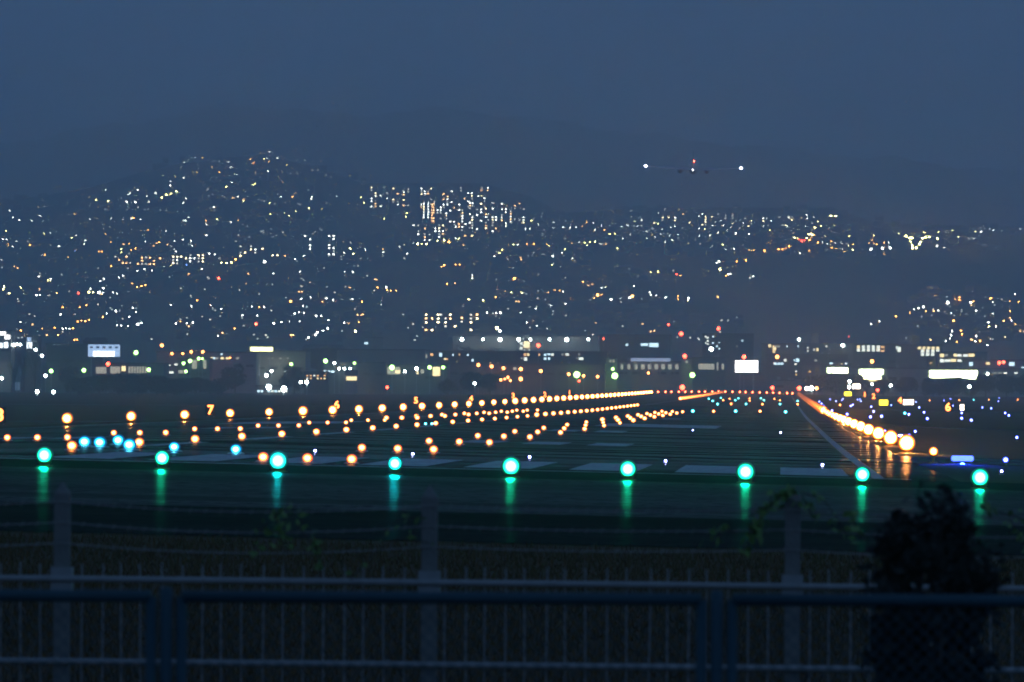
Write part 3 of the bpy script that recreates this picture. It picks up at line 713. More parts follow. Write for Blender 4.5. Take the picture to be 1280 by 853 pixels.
# ---------------------------------------------------------------- trees
def tree(label, cx, yt, w, Y, nl=1500, group='trees beyond the runway', bare=False, seed=1):
    R = np.random.default_rng(seed); k = Y/F
    p = P(cx, yt, Y); g = gz(p.x, Y); H = p.z-g; rw = w*k/2
    o = empty('tree', (p.x, Y, g))
    t = MB(); t.tube([(0,0,-.2),(.1,0,H*.25),(0,.1,H*.55)], [.35,.28,.15], 7)
    ends = []
    for i in range(26 if bare else 9):
        a = R.uniform(0, 6.28); z0 = H*R.uniform(.15, .5); L = rw*R.uniform(.5, .95)
        e = (math.cos(a)*L, math.sin(a)*L, H*R.uniform(.6, .98))
        t.tube([(0,0,z0), (e[0]*.5, e[1]*.5, (z0+e[2])/2), e], [.13,.08,.03], 4); ends.append(e)
        if bare:
            for q in range(4):
                f2 = R.uniform(.4, .9); b0 = (e[0]*f2, e[1]*f2, z0+(e[2]-z0)*f2)
                t.tube([b0, (b0[0]+R.normal()*1.1, b0[1]+R.normal()*1.1, b0[2]+R.uniform(.4, 1.8))], [.06,.02], 3)
    t.build('trunk', M['bark'], o)
    if not bare:
        nc = 22
        cc = R.normal(size=(nc, 3)); cc /= np.linalg.norm(cc, axis=1)[:, None]; cc *= R.uniform(.35, .8, (nc, 1))
        cc = cc*np.array([rw, rw, H*.40]) + np.array([0, 0, H*.56])
        idx = R.integers(0, nc, nl)
        d = R.normal(size=(nl, 3)); d /= np.linalg.norm(d, axis=1)[:, None]
        c = cc[idx] + d*(rw*.33)*R.uniform(.6, 1.05, (nl, 1))
        u = R.normal(size=(nl, 3)); u /= np.linalg.norm(u, axis=1)[:, None]
        wv = np.cross(u, R.normal(size=(nl, 3))); wv /= np.linalg.norm(wv, axis=1)[:, None]
        s = R.uniform(.3, .65, (nl, 1))
        c[:, 2] = np.clip(c[:, 2], .3, H)
        vv = np.stack([c-u*s, c+wv*s*.7, c+u*s, c-wv*s*.7], 1).reshape(-1, 3)
        b = MB(); b.v = vv.tolist(); b.f = [(4*i, 4*i+1, 4*i+2, 4*i+3) for i in range(nl)]; b.m = [0]*nl
        b.build('crown', M['leaf'], o)
    tag(o, label, 'tree', group)
sd = 10
tcount = {}
for cx, yt, w, Y, lab in [
    (100, 472, 44, 3120, 0), (124, 468, 46, 3100, 0), (148, 467, 44, 3080, 0), (172, 468, 46, 3100, 0), (196, 470, 44, 3080, 0), (218, 474, 46, 3090, 0), (245, 473, 44, 3200, 0), (268, 474, 40, 3220, 0),
    (294, 453, 40, 3420, 1), (368, 455, 38, 3400, 1), (85, 452, 30, 3550, 1), (592, 461, 40, 3420, 1), (612, 464, 30, 3430, 1), (560, 473, 26, 3420, 1),
    (500, 433, 40, 4240, 2), (540, 432, 50, 4240, 2), (575, 430, 50, 4230, 2), (612, 428, 46, 4220, 2), (676, 431, 24, 4225, 2), (700, 431, 34, 4230, 2), (720, 433, 26, 4230, 2),
    (1018, 467, 40, 3560, 3), (1045, 466, 44, 3550, 3), (1068, 468, 40, 3560, 3), (1104, 473, 26, 3540, 4), (1132, 470, 34, 3540, 4), (1166, 473, 40, 3545, 4), (1192, 472, 44, 3540, 4), (1215, 476, 30, 3540, 4),
    (1232, 466, 34, 3540, 4), (1258, 466, 38, 3530, 4), (1283, 467, 40, 3540, 4)]:
    i_ = tcount[lab] = tcount.get(lab, -1)+1
    tree([f'{ORD[i_]} dark tree of the hedge belt, counting from the billboard end',
          ['large round dark tree beside the pale terminal wing', 'round dark tree between the sign hall and the dotted shops', 'dark round tree below the blue billboard', 'wide dark tree behind the orange lamps of the maintenance hall', 'smaller dark tree touching the wide one by the maintenance hall', 'low dark bush-like tree beside the lime-green workshop'][i_ % 6],
          f'{ORD[i_]} round tree along the long pale factory wall, counting from the stepped block',
          f'{ORD[i_]} low dark tree below the open hangar with the light bar', f'{ORD[i_]} dense dark tree before the glowing hangars, counting from the greenish light bar'][lab], cx, yt, w, Y,
         1700, ['hedge belt trees', 'trees among the sheds', 'trees by the factory', 'trees below the hangar', 'trees before the glowing hangars'][lab], seed=sd); sd += 1
for cx, yt, w in ((30, 421, 34), (44, 414, 36), (18, 436, 30)):
    tree('tall bare tree with thin branches before the lit depot', cx, yt, w, 3560, group='bare trees', bare=True, seed=sd); sd += 1

# ---------------------------------------------------------------- hillside estates
def apt(x0, x1, yt, yb, dens, gms, label, group, extra=0):
    X, Y = on_hill((x0+x1)/2, min(yb+6, 424))
    a, b, c = P(x0, yt, Y), P(x1, yt, Y), P(x0, yb, Y)
    zt = float(terr(X, Y))-3; xm = (a.x+b.x)/2; hw = (b.x-a.x)/2
    o = empty('apartment_block', (xm, Y, zt)); H = max(a.z-zt, 8)
    MB().box(-hw, hw, 0, 11, 0, H).build('wall', M['wallg'], o)
    MB().box(-hw*.3, hw*.3, 3, 8, H+.003, H+2.6).box(-hw-.2, hw+.2, -.2, 11.2, H+.003, H+.4).build('roof', M['roof'], o)
    nf = max(2, int((a.z-c.z)/3.0)); nx = max(2, int(2*hw/3.4))
    wins = {}
    for j in range(nf):
        for i in range(nx):
            if rnd.random() > dens: continue
            gm = rnd.choice(gms)
            cx = -hw+2*hw*(i+.5)/nx; cz = H-1.6-3.0*j
            if cz < 1: continue
            wins.setdefault(gm, MB()).box(cx-.7, cx+.7, -.2, .05, cz-.55, cz+.55)
    for gm, mb in wins.items():
        tag(mb.build('lit_windows', G[gm], o), kind='stuff')
    tag(o, label, 'apartment block', group)
EST = [(462,472,233,263),(474,486,233,263),(489,500,234,262),(502,513,235,262),(525,545,234,262),(552,567,234,262),(574,592,233,262),(596,612,233,262)]
G['hw'] = glow('estate_window_white', (.85, .95, .85), 24, False)
G['hy'] = glow('estate_window_yellow', (1.0, .85, .45), 24, False)
G['ha'] = glow('estate_window_amber', (1.0, .55, .2), 20, False)
G['hd'] = glow('estate_window_dim', (.8, .82, .7), 6, False)
MIX = ['hw', 'hw', 'hy', 'ha', 'hd', 'hd']
for i_, q in enumerate(EST): apt(*q, .42, MIX, f'{ORD[i_]} block of the crowning estate row, counting from its lone yellow street lamps', 'crowning row of estate blocks')
apt(527, 538, 253, 276, .95, ['hw', 'hy', 'hw'], 'fully lit apartment tower with stairs glowing in white rows', 'lit tower')
apt(539, 543, 254, 279, .9, ['ha'], 'narrow tower lit amber from top to bottom', 'amber tower')
for i_, q in enumerate([(545,553,254,288),(556,570,258,290),(572,584,254,286),(586,592,252,292),(594,604,253,291),(606,612,252,291),(614,622,252,292),(625,635,253,290),(636,646,252,282),(647,657,253,282)]):
    apt(*q, .42, MIX, f'{ORD[i_]} block of the middle estate row, counting from the amber tower', 'middle estate blocks')
for q in [(514,526,280,306),(528,540,284,304),(542,556,280,302),(558,572,282,300),(575,592,286,298)]:
    apt(*q, .4, MIX, 'apartment block low on the hilltop estate above the yellow street lights', 'lower estate blocks')
for q in [(298,309,306,325),(311,322,306,325),(325,337,309,325),(338,350,309,325)]:
    apt(*q, .45, ['hd', 'hw', 'hy', 'hd'], 'low apartment slab with pale windows on the open hillside', 'hillside slabs')
for q in [(378,391,293,322),(403,420,293,322)]:
    apt(*q, .5, ['hw', 'hw', 'hd'], 'tall apartment block with white windows standing alone on the hillside', 'pair of hillside towers')
for q in [(142,165,319,333),(170,195,320,332),(197,210,321,333)]:
    apt(*q, .5, ['ha', 'ha', 'hd'], 'wide block with amber windows on the hillside', 'amber hillside blocks')
for q in [(214,229,319,333),(230,256,317,331)]:
    apt(*q, .55, ['hy', 'hy', 'hw', 'hd'], 'bright yellow-lit block with floodlights at its foot', 'yellow hillside blocks')
for q in [(529,544,391,417),(546,553,391,413),(554,572,391,416),(575,584,395,413),(585,600,391,419)]:
    apt(*q, .5, ['ha', 'hy', 'hd'], 'apartment block with large amber windows at the foot of the hill', 'amber blocks at the hill foot')
for i_, q in enumerate([(800,820,267,284),(826,850,267,283),(856,872,267,282),(876,900,266,284),(905,922,268,282),(930,960,268,285),(968,1000,270,284)]):
    apt(*q, .2, ['hw', 'hd', 'hy'], f'{ORD[i_]} low block of the plateau town, counting from the hilltop estate', 'plateau town blocks')

# street lamps on the hillsides: list of photo positions (3x crops) with colour and size
C1 = '1011,98,w3 1002,120,w2 990,121,y2 940,124,a2 950,138,a2 1008,132,a 760,118,a2 731,119,w 692,135,w 858,133,w 866,152,w 1040,118,w 1075,146,a2 1145,127,w 1115,128,w 915,100,a 795,152,a 823,172,a2 885,179,w 1005,168,w 551,167,y 612,183,y 658,190,a 725,173,a 738,173,a 689,195,w 638,205,w2 638,225,w3 662,244,y3 642,252,y2 624,258,y3 606,267,y3 584,249,w2 551,262,w 516,239,w2 487,250,w 481,254,w 396,240,w 360,275,y3 405,281,y3 475,285,w3 508,286,w3 557,285,w 697,270,w 687,289,w 720,299,w2 802,306,w2 849,228,y2 869,213,w 948,226,y2 956,218,y 913,282,y 893,265,w 1012,289,y 1054,268,w 1097,268,a2 1108,253,a 1169,266,w2 1167,273,w 1015,331,y2 1066,326,y 1158,312,y2 1110,320,y 1083,338,y 1206,310,a 1263,263,w 866,362,w2 893,357,a 815,353,y 773,356,a 773,372,w 708,347,w 697,355,w 690,355,w 500,347,a2 492,349,w 528,352,w 462,350,w 414,350,w 338,350,w2 280,331,a 150,338,w 118,354,w 72,350,w2 49,345,w 37,318,w 22,393,y 10,425,w 25,425,w 30,446,a 47,451,w 62,434,w 112,449,a2 165,402,y2 190,401,w 270,420,y2 286,412,w 221,455,w 155,432,w 168,485,a2 255,494,a 282,471,b 316,443,w 320,430,w 396,408,a 415,437,a 555,393,a 624,396,w 596,440,a2 545,435,w 485,440,a 687,430,w2 655,434,w 717,432,w 773,413,w 722,452,w 371,473,a 383,473,a 455,462,y 455,475,y 492,467,a2 508,463,a2 430,528,a3 418,528,a2 530,530,y2 653,466,w2 660,475,w 785,484,w2 806,484,w 883,505,a3 992,514,w4 1107,503,w 1140,492,w 831,518,y2 850,518,y2 868,517,y2 700,525,b 660,517,y3 642,527,y2 722,508,w3 615,535,w 542,543,w 515,546,w 570,546,w 757,539,w 495,599,a 515,607,a2 530,605,a2 545,605,a2 447,575,w 462,565,w 407,573,w 390,577,w 376,585,w 358,598,w 349,608,w 340,615,w2 333,628,y3 350,630,y2 371,630,w4 388,615,w3 400,606,w2 386,632,w2 424,631,w 440,632,w 295,631,r3 213,630,a 150,639,w 137,639,w2 100,634,y2 88,636,y2 78,608,y2 91,622,y2 15,605,y3 12,615,y2 35,634,y2 145,570,w 180,583,y 190,575,w 190,585,y 820,576,r4 1025,561,w 1125,555,w 324,677,a 299,686,a 235,687,a 227,712,w2 292,740,a 305,735,a 320,740,a2 335,736,a 385,722,a2 435,700,w3 400,708,w 510,703,w 498,690,w 485,722,w 440,755,w 455,755,w 480,757,w 517,750,w3 530,745,w2 660,747,w2 676,740,a 700,748,w 724,745,w2 718,681,w2 793,680,w2 830,692,w 740,660,a 640,680,w 700,771,w2 813,767,y2 880,772,a2 818,797,w 77,745,w 78,777,a2 140,782,w 160,768,a 218,790,a2 248,767,w 262,767,w 274,767,a 235,767,w 206,765,a 280,810,a 290,810,a 960,754,r4 1027,748,w2 910,716,w 965,720,w 973,686,a 990,685,w 945,684,w 1090,666,a3 1105,710,w2 1120,705,w 1140,705,w 1137,680,w 1185,718,w3 1205,718,w 1130,655,w 1165,650,w 1210,666,a 1225,655,w 1250,662,w2 1232,735,w 1125,743,w 1055,745,w 1085,743,w 1157,803,w2 1183,793,w2 1190,785,w2 1211,777,w2 1230,769,w2 1253,760,w2'
C2 = '73,268,y 85,287,y2 160,347,y2 244,328,y2 240,342,y2 192,301,y2 176,302,a 215,300,y 32,463,y3 43,480,y2 11,477,w 88,468,w 155,464,a 157,475,w 218,455,w 245,480,w 11,550,w 42,550,w 285,443,y3 318,443,y3 300,443,y 403,436,a4 385,428,y3 360,433,y2 440,425,y2 335,422,w 385,525,a3 375,530,a2 427,525,a 443,523,a 490,568,w 490,574,w 648,575,a4 396,600,a2 135,611,a2 168,610,w2 172,620,a2 185,622,a 205,622,a 77,667,a2 138,664,w2 150,664,w2 40,655,w 10,745,w2 43,737,w2 65,744,a 80,744,a 52,777,y3 477,655,y2 530,660,y2 577,646,a2 616,627,a 637,630,y 676,629,y 595,708,w3 580,708,w2 635,701,w3 620,704,w2 545,707,w2 510,710,y 695,745,w 672,705,w 728,690,w 785,678,w 840,670,w 732,755,w 582,765,y4 800,620,a 817,620,a 830,625,w 905,590,a2 975,610,w 990,607,w 960,640,a4 948,648,a2 975,637,a 1010,653,w3 1045,653,w3 1090,645,a4 1080,650,w3 1155,628,w2 1160,637,w 1180,641,w 1215,648,w2 1262,642,a 1262,655,a 1160,548,y 1186,548,y2 1257,557,r3 1270,563,a2 1097,604,w 792,488,w3 790,520,y2 866,497,w 838,463,y 827,475,w 603,468,y 592,478,y 573,492,w 695,443,a2 722,443,a2 770,443,a 800,443,a 777,450,y 645,445,y 660,445,w 863,440,a 890,437,w 912,437,y2 930,437,y2 950,435,y2 920,448,y 970,443,w 1035,458,y2 712,355,y2 707,387,w 690,385,w 738,370,w 770,365,a 795,363,w 795,383,w 830,380,w 858,383,w 880,378,w 903,378,a 920,360,a 945,363,w 950,390,w2 975,375,w 985,390,a 1005,375,w 1005,408,y2 1025,405,y2 1050,378,w 1073,373,w 1083,405,w 1055,420,w 1150,345,y 1155,350,y 1175,330,w 1190,325,w 1187,366,y2 1210,330,w 1205,350,w 1220,345,y 1235,340,w 1256,347,a2 1215,365,w 1235,380,w 1250,375,w 1165,383,w 1145,395,w 1195,405,w 1230,410,w 1260,408,w 1200,390,w 1215,435,w 1240,428,w 1175,417,w 1145,420,w 1100,358,y 1110,375,w'
C3 = '22,333,w 60,335,w 85,330,w 10,355,w 20,365,w 38,350,w 50,365,y 105,335,w 135,338,w 160,335,w 180,345,w 140,355,w 120,365,w 80,385,y2 60,385,w 85,412,w 100,412,w 110,375,w 125,380,y 150,375,w 165,390,w 180,380,w 130,400,w 60,412,w 215,350,w 225,365,w 240,360,w 245,405,w2 280,362,w 297,372,w2 298,363,w 325,390,y2 330,355,w 370,375,w 380,370,w 390,378,w 385,338,w 430,388,y 430,375,y 460,375,w 463,332,w2 465,345,w 490,345,w 505,357,y 553,338,y4 571,336,y4 516,374,y2 493,381,y3 483,393,y3 477,403,y3 485,410,y3 470,408,y3 491,408,a2 481,420,a3 473,430,a3 463,420,y3 445,430,r4 435,425,r2 418,420,y3 430,422,y 455,430,r2 533,415,y2 505,438,a3 522,437,w 397,450,a3 358,463,a3 372,463,a2 385,460,a 305,468,a3 247,467,a2 265,467,a 190,460,w2 197,402,w3 149,446,y2 160,463,w 437,480,w2 473,467,a2 558,457,a2 573,462,a 605,473,a2 540,440,w 555,433,a 570,437,w 595,440,w 622,412,y 630,430,a2 637,445,a 620,450,y 635,468,y2 597,465,w 715,408,y2 705,427,a 715,437,a 725,442,a2 695,437,a 753,437,a2 770,437,w 704,462,w4 747,458,w4 776,457,w4 752,480,a 808,403,y2 835,415,y4 848,420,y4 857,418,y4 853,432,y3 858,447,y4 860,456,y4 874,455,y4 886,443,y4 890,433,y3 897,421,y4 908,418,y4 922,417,y4 953,420,y4 902,397,y 956,395,y 951,450,w3 1003,420,y4 1031,416,y3 1009,390,y2 1058,390,y2 1095,395,y2 1106,385,w 1118,396,w3 1090,420,w 1150,385,w 1163,390,w2 1195,390,w 1264,387,w2 978,457,w 125,515,w 134,511,w3 138,543,y4 160,568,a2 170,562,w3 178,560,w 263,568,w2 250,573,w 200,510,a2 235,508,a3 20,650,w3 18,657,y 130,645,a2 1243,633,w2 992,667,w4 1020,655,a 1036,655,a2 1036,647,a 1078,666,w3 1088,663,a 1152,657,a4 1153,650,a3 1225,663,a 1258,663,a 1162,668,w 882,687,w2 900,683,w3 865,693,w 910,700,a 937,693,w2 940,700,a2 957,697,w 1005,708,w2 1098,700,w2 1160,708,w 850,705,a 798,720,a2 1013,737,a3 1105,742,a2 1145,743,w2 1202,735,a2 1225,702,a 1147,758,y2 1172,760,w2 1245,752,a 1230,735,w 1225,725,a 1105,770,w 1042,775,a2 1045,787,a2 1005,790,w2 1000,805,w 985,815,w 1098,795,w2 1095,815,w 1113,815,a2 1140,830,w 1008,777,w 1065,775,a 1025,815,a 705,750,w 735,738,w'
_lm = {}
LAB = {'w': ('white street lamp shining on the dark hillside', 'white hillside street lamps'), 'y': ('yellow-green street lamp shining on the dark hillside', 'yellow hillside street lamps'),
       'a': ('amber street lamp shining on the dark hillside', 'amber hillside street lamps'), 'r': ('red warning lamp shining on the dark hillside', 'red hillside lamps'), 'b': ('blue lamp shining on the dark hillside', 'blue hillside lamps')}
far_small = {}
for txt, ox in ((C1, 0), (C2, 427), (C3, 854)):
    for t in txt.split():
        a, b, c = t.split(',')
        px, py = ox+float(a)/3.0, 160+float(b)/3.0
        s = int(c[1]) if len(c) > 1 else 1
        key = (c[0], s)
        if key not in _lm:
            r = [.34, .54, .82, 1.2][s-1]
            _lm[key] = MB().tube([(0,0,-.5),(0,0,5.6),(0,-.6,6.0)], [.12,.08,.06], 5).ball((0,-1.0,6.0), r, 7, 5, 1, .9).mesh('street_lamp', [M['steel'], G['far_'+c[0]]])
        X, Y = on_hill(px, py+5)
        if s == 1 and c[0] != 'b':
            z = float(terr(X, Y))
            far_small.setdefault(c[0], MB()).tube([(X,Y,z-.5),(X,Y,z+5.6),(X,Y-.6,z+6)], [.12,.08,.06], 4).ball((X,Y-1,z+6), .42, 6, 4, 1, .9)
            continue
        o = link('street_lamp', _lm[key], None, (X, Y, float(terr(X, Y))))
        tag(o, LAB[c[0]][0], 'street lamp', LAB[c[0]][1])

for c, mb in far_small.items():
    tag(mb.build('small_street_lamps', [M['steel'], G['far_'+c]]), {'w': 'faint white street lamps sprinkled over the hillsides', 'y': 'faint yellow-green street lamps sprinkled over the hillsides', 'a': 'faint amber street lamps sprinkled over the hillsides'}[c], 'street lamps', kind='stuff')
# houses too far off to tell apart: one mass of small roofs with dim windows
town, tw = MB(), {}
zones = [(0, 430, 250, 425, 330), (430, 860, 300, 425, 260), (0, 430, 330, 428, 200), (860, 1060, 270, 315, 90), (1060, 1280, 288, 305, 25), (1130, 1290, 365, 428, 130), (660, 1060, 265, 300, 160), (430, 930, 380, 428, 160), (180, 420, 205, 300, 90)]
for (xa, xb, ya, yb, nn) in zones:
    for _ in range(nn):
        if _ % 9 == 0: hx, hy, hs = rnd.uniform(xa, xb), rnd.uniform(ya, yb), rnd.uniform(.5, 1.6)
        px, py = hx+rnd.gauss(0, 26)*hs, hy+rnd.gauss(0, 5)*hs
        py = min(max(py, ya), 428)
        if 930 < px < 1130 and py > 320: continue
        X, Y = on_hill(px, py); z = float(terr(X, Y))
        w, d, h = rnd.uniform(3, 6), rnd.uniform(4, 6), rnd.uniform(4, 6.5)
        town.box(X-w, X+w, Y, Y+d, z-2, z+h)
        town.add([(X-w-.3,Y-.3,z+h+.01),(X+w+.3,Y-.3,z+h+.01),(X+w+.3,Y+d+.3,z+h+.01),(X-w-.3,Y+d+.3,z+h+.01),(X-w,Y+d/2,z+h+1.8),(X+w,Y+d/2,z+h+1.8)], [(0,1,5,4),(4,5,2,3),(0,4,3),(1,2,5)], 1)
        if rnd.random() < .4:
            gm = rnd.choice(['hd', 'hd', 'td', 'ha', 'td', 'td'])
            for _k in range(rnd.choice([1, 1, 2])):
                c = X+rnd.uniform(-w*.7, w*.7); zz = z+rnd.uniform(1.2, h-1)
                tw.setdefault(gm, MB()).box(c-.5, c+.5, Y-.15, Y+.05, zz-.4, zz+.4)
tag(town.build('hillside_houses', [M['walld'], M['roof']]), 'dark mass of small houses spread over the hillsides', 'houses', kind='stuff')
G['td'] = glow('town_window_dim', (.75, .85, .8), 4, False)
for gm, mb in tw.items():
    tag(mb.build('house_windows', G[gm]), {'hd': 'tiny pale lit house windows speckling the hillsides', 'td': 'tiny dim bluish house windows speckling the hillsides', 'ha': 'tiny amber lit house windows speckling the hillsides'}[gm], 'windows', kind='stuff')

# ---------------------------------------------------------------- departing airliner
def airliner():
    o = empty('airliner')
    ys = [(17.5,.15,-.3),(16.6,.9,-.2),(15,1.5,-.05),(12.5,1.88,0),(-6,1.88,0),(-10,1.6,.3),(-14,1.05,.75),(-17.5,.35,1.2),(-18.2,.12,1.3)]
    mb = MB(); nseg = 20
    for i, (y, r, z) in enumerate(ys):
        mb.v += [(r*math.cos(2*math.pi*k/nseg), y, z+r*math.sin(2*math.pi*k/nseg)) for k in range(nseg)]
    for i in range(len(ys)-1):
        for k in range(nseg): mb.f.append((i*nseg+k, i*nseg+(k+1)%nseg, (i+1)*nseg+(k+1)%nseg, (i+1)*nseg+k)); mb.m.append(0)
    mb.f += [tuple(range(nseg-1, -1, -1)), tuple(range((len(ys)-1)*nseg, len(ys)*nseg))]; mb.m += [0, 0]
    mb.build('fuselage', M['plane'], o, smooth=True)
    def slab(sec):
        m = MB()
        for (x, yl, yt_, z, th) in sec:
            m.v += [(x, yl, z), (x, (yl*.65+yt_*.35), z+th), (x, yt_, z+.02), (x, (yl*.65+yt_*.35), z-th*.6)]
        for i in range(len(sec)-1):
            for k in range(4): m.f.append((4*i+k, 4*i+(k+1)%4, 4*i+4+(k+1)%4, 4*i+4+k)); m.m.append(0)
        m.f += [(3,2,1,0), tuple(range(4*len(sec)-4, 4*len(sec)))]; m.m += [0, 0]
        return m
    for s in (-1, 1):
        w = slab([(s*1.2, 4.2, -3.4, -1.0, .45), (s*5.5, 1.2, -3.0, -.6, .32), (s*16.8, -5.4, -7.0, .7, .12)]).build('wing', M['plane'], o)
        slab([(s*16.8, -5.5, -7.0, .7, .1), (s*17.3, -6.6, -7.6, 2.6, .05)]).build('winglet', M['plane'], w)
        MB().ball((s*17.1, -7.3, .9), .30, 8, 6).build('wingtip_light', G['strobe'], w, smooth=True)
        slab([(s*.5, -12.8, -16.6, 1.2, .18), (s*6.8, -16.4, -18.0, 1.9, .06)]).build('tailplane', M['plane'], o)
        e = MB().tube([(s*4.9,5.2,-1.75),(s*4.9,4.6,-1.75),(s*4.9,2.5,-1.75),(s*4.9,.6,-1.7)], [.85,1.0,1.0,.62], 14).build('engine', M['plane'], o, smooth=True)
        MB().tube([(s*4.9,.61,-1.7),(s*4.9,-.5,-1.68)], [.42,.2], 10).build('exhaust', M['plane_dark'], e)
        MB().box(s*4.9-.12, s*4.9+.12, -.2, 3.5, -1.0, -.55).build('pylon', M['plane'], e)
    fin = MB()
    fin.v = [(-.16,-9.5,1.6),(.16,-9.5,1.6),(.16,-16.8,1.2),(-.16,-16.8,1.2),(-.06,-15.6,8.2),(.06,-15.6,8.2),(.06,-18.2,8.2),(-.06,-18.2,8.2)]
    fin.f = [(0,3,2,1),(4,5,6,7),(0,1,5,4),(1,2,6,5),(2,3,7,6),(3,0,4,7)]; fin.m = [0]*6
    fin.build('fin', M['plane'], o)
    MB().ball((0, -18.3, 1.35), .16, 8, 6).build('tail_light', glow('tail_white', (.9,.92,1), 60), o, smooth=True)
    MB().ball((0, 1.0, 2.02), .2, 8, 6).build('beacon', G['beacon'], o, smooth=True)
    MB().ball((0, -1.0, -2.0), .2, 8, 6).build('beacon', G['beacon'], o, smooth=True)
    tag(o, 'grey twin-engined airliner climbing away with white wingtip lights', 'airliner')
    return o
pl = airliner()
pl.location = P(867, 209, 2818)
pl.rotation_euler = (math.radians(9), math.radians(1.0), 0)

# ---------------------------------------------------------------- perimeter fence with barbed wire
YF = 42.8
kf = YF/F
def fx(px): return P(px, 650, YF).x
def fz(px, py): return P(px, py, YF).z
xa, xb = fx(-420), fx(1720)
fence = empty('perimeter_fence', (0, YF, gz(0, YF)))
g0 = gz(0, YF)
def rail_z(x, py_left, py_right):
    return fz(0, py_left)+(x-fx(0))*(fz(1280, py_right)-fz(0, py_left))/(fx(1280)-fx(0))-g0
post_px = [-380, 78, 537, 991, 1447]
pm = None
for px in post_px:
    x = fx(px); top = rail_z(x, 606, 618)
    m = MB().box(-.042, .042, -.042, .042, -.3, top-.045)
    m.add([(-.042,-.042,top-.045),(.042,-.042,top-.045),(.042,.042,top-.045),(-.042,.042,top-.045),(0,0,top+.02)], [(0,1,4),(1,2,4),(2,3,4),(3,0,4)])
    m.build('post', M['concrete'], fence, (x, 0, 0))
    zc = rail_z(x, 722, 736)
    MB().box(-.058, .058, -.06, .06, zc-.07, zc+.06).build('clamp', M['galv'], fence, (x, 0, 0))
for (pl_, pr) in ((722.5, 736), (825.5, 838), (925, 938)):
    pts = [(x, -.065, rail_z(x, pl_, pr)) for x in np.linspace(xa, xb, 9)]
    rl = MB().tube(pts, .018, 8).build('rail', M['galv'], fence, smooth=True)
    for pxc in (62, 258, 490, 702, 1000, 1182):
        x = fx(pxc+rnd.uniform(-12, 12)); z_ = rail_z(x, pl_, pr)
        MB().tube([(x-.012,-.065,z_),(x+.012,-.065,z_)], .0215, 8).build('coupler', M['wire'], rl)
barx = fx(-400)
bar_me = MB().tube([(0,0,-.12),(0,0,1.12)], .0045, 5).mesh('bar', M['galv'])
while barx < xb:
    zt = rail_z(barx, 703, 716)
    bo = link('bar', bar_me, fence, (barx+rnd.uniform(-.004, .004), -.035, zt-1.12+rnd.uniform(-.006, .006)))
    bo.rotation_euler.y = rnd.gauss(0, .006)
    barx += 25.3*kf
for k, (l_, r_) in enumerate(((627, 664), (652, 668), (678, 692))):
    anchors = [-460]+post_px+[1760]
    pts = []
    for i in range(len(anchors)-1):
        for t in np.linspace(0, 1, 13)[:-1]:
            px = anchors[i]+(anchors[i+1]-anchors[i])*t
            x = fx(px); sag = (.018+.014*((i*7+k*3) % 3))*4*t*(1-t)
            pts.append((x, -.045, rail_z(x, 626+k*26, 640+k*25)-sag))
    w = MB().tube(pts, .0035, 5).build('barbed_wire', M['wire'], fence)
    bm_ = MB()
    for i in range(0, len(pts)-1):
        for t in (.2, .7):
            c = [pts[i][q]*(1-t)+pts[i+1][q]*t for q in range(3)]
            for a in (.6, 2.2):
                d = (.0, .016*math.cos(a), .016*math.sin(a))
                bm_.tube([(c[0]-.006,c[1]-d[1],c[2]-d[2]),(c[0]+.006,c[1]+d[1],c[2]+d[2])], .0022, 4)
    tag(bm_.build('barbs', M['wire'], w), kind='stuff')
tag(fence, 'grey perimeter fence with pointed posts, thin bars and barbed wire', 'fence')

# ---------------------------------------------------------------- blue chain-link fence nearer the camera
YN = 28.4
def nx_(px): return P(px, 745, YN).x
def nz_(px, py): return P(px, py, YN).z
bf = empty('blue_fence', (0, YN, gz(0, YN)))
gb = gz(0, YN)
def brz(x, l_=744.5, r_=752): return nz_(0, l_)+(x-nx_(0))*(nz_(1280, r_)-nz_(0, l_))/(nx_(1280)-nx_(0))-gb
xl, xr = nx_(-560), nx_(1640)
centers = [nx_(c) for c in (-479, 208, 896, 1583)]
for c in centers:
    MB().tube([(c,0,-.3),(c,0,brz(c)+.026),(c,0,brz(c)+.034)], [.024,.024,.012], 12).build('post', M['bluepaint'], bf, smooth=True)
for i in range(len(centers)-1):
    a, b = centers[i]+.055, centers[i+1]-.055
    za, zb = brz(a), brz(b)
    MB().tube([(a,0,za),(b,0,zb)], .024, 10).build('top_rail', M['bluepaint'], bf, smooth=True)
    MB().tube([(a,0,.12),(b,0,.12)], .020, 10).build('bottom_rail', M['bluepaint'], bf, smooth=True)
    for x in (a, b): MB().tube([(x,0,.1),(x,0,brz(x))], .021, 10).build('stile', M['bluepaint'], bf, smooth=True)
    net = MB(); s = .052; zt = min(za, zb)-.03
    hgt = zt-.14
    xx = a-hgt
    while xx < b:
        for sg in (1, -1):
            x0 = xx if sg > 0 else xx+hgt
            p0, p1 = [x0, .14], [x0+sg*hgt, zt]
            t0, t1 = 0., 1.
            for lim, sign in ((a, 1), (b, -1)):
                d0, d1 = sign*(p0[0]-lim), sign*(p1[0]-lim)
                if d0 < 0 and d1 < 0: t0, t1 = 1., 0.
                elif d0 < 0: t0 = max(t0, d0/(d0-d1))
                elif d1 < 0: t1 = min(t1, d0/(d0-d1))
            if t1-t0 > .02:
                A = [p0[q]+(p1[q]-p0[q])*t0 for q in (0, 1)]; Bq = [p0[q]+(p1[q]-p0[q])*t1 for q in (0, 1)]
                net.tube([(A[0], .003*sg, A[1]), (Bq[0], .003*sg, Bq[1])], .0022, 3, cap=False)
        xx += s
    tag(net.build('chain_link_mesh', M['bluepaint'], bf), kind='stuff')
tag(bf, 'blue painted chain-link fence with paired stiles at each post', 'fence')

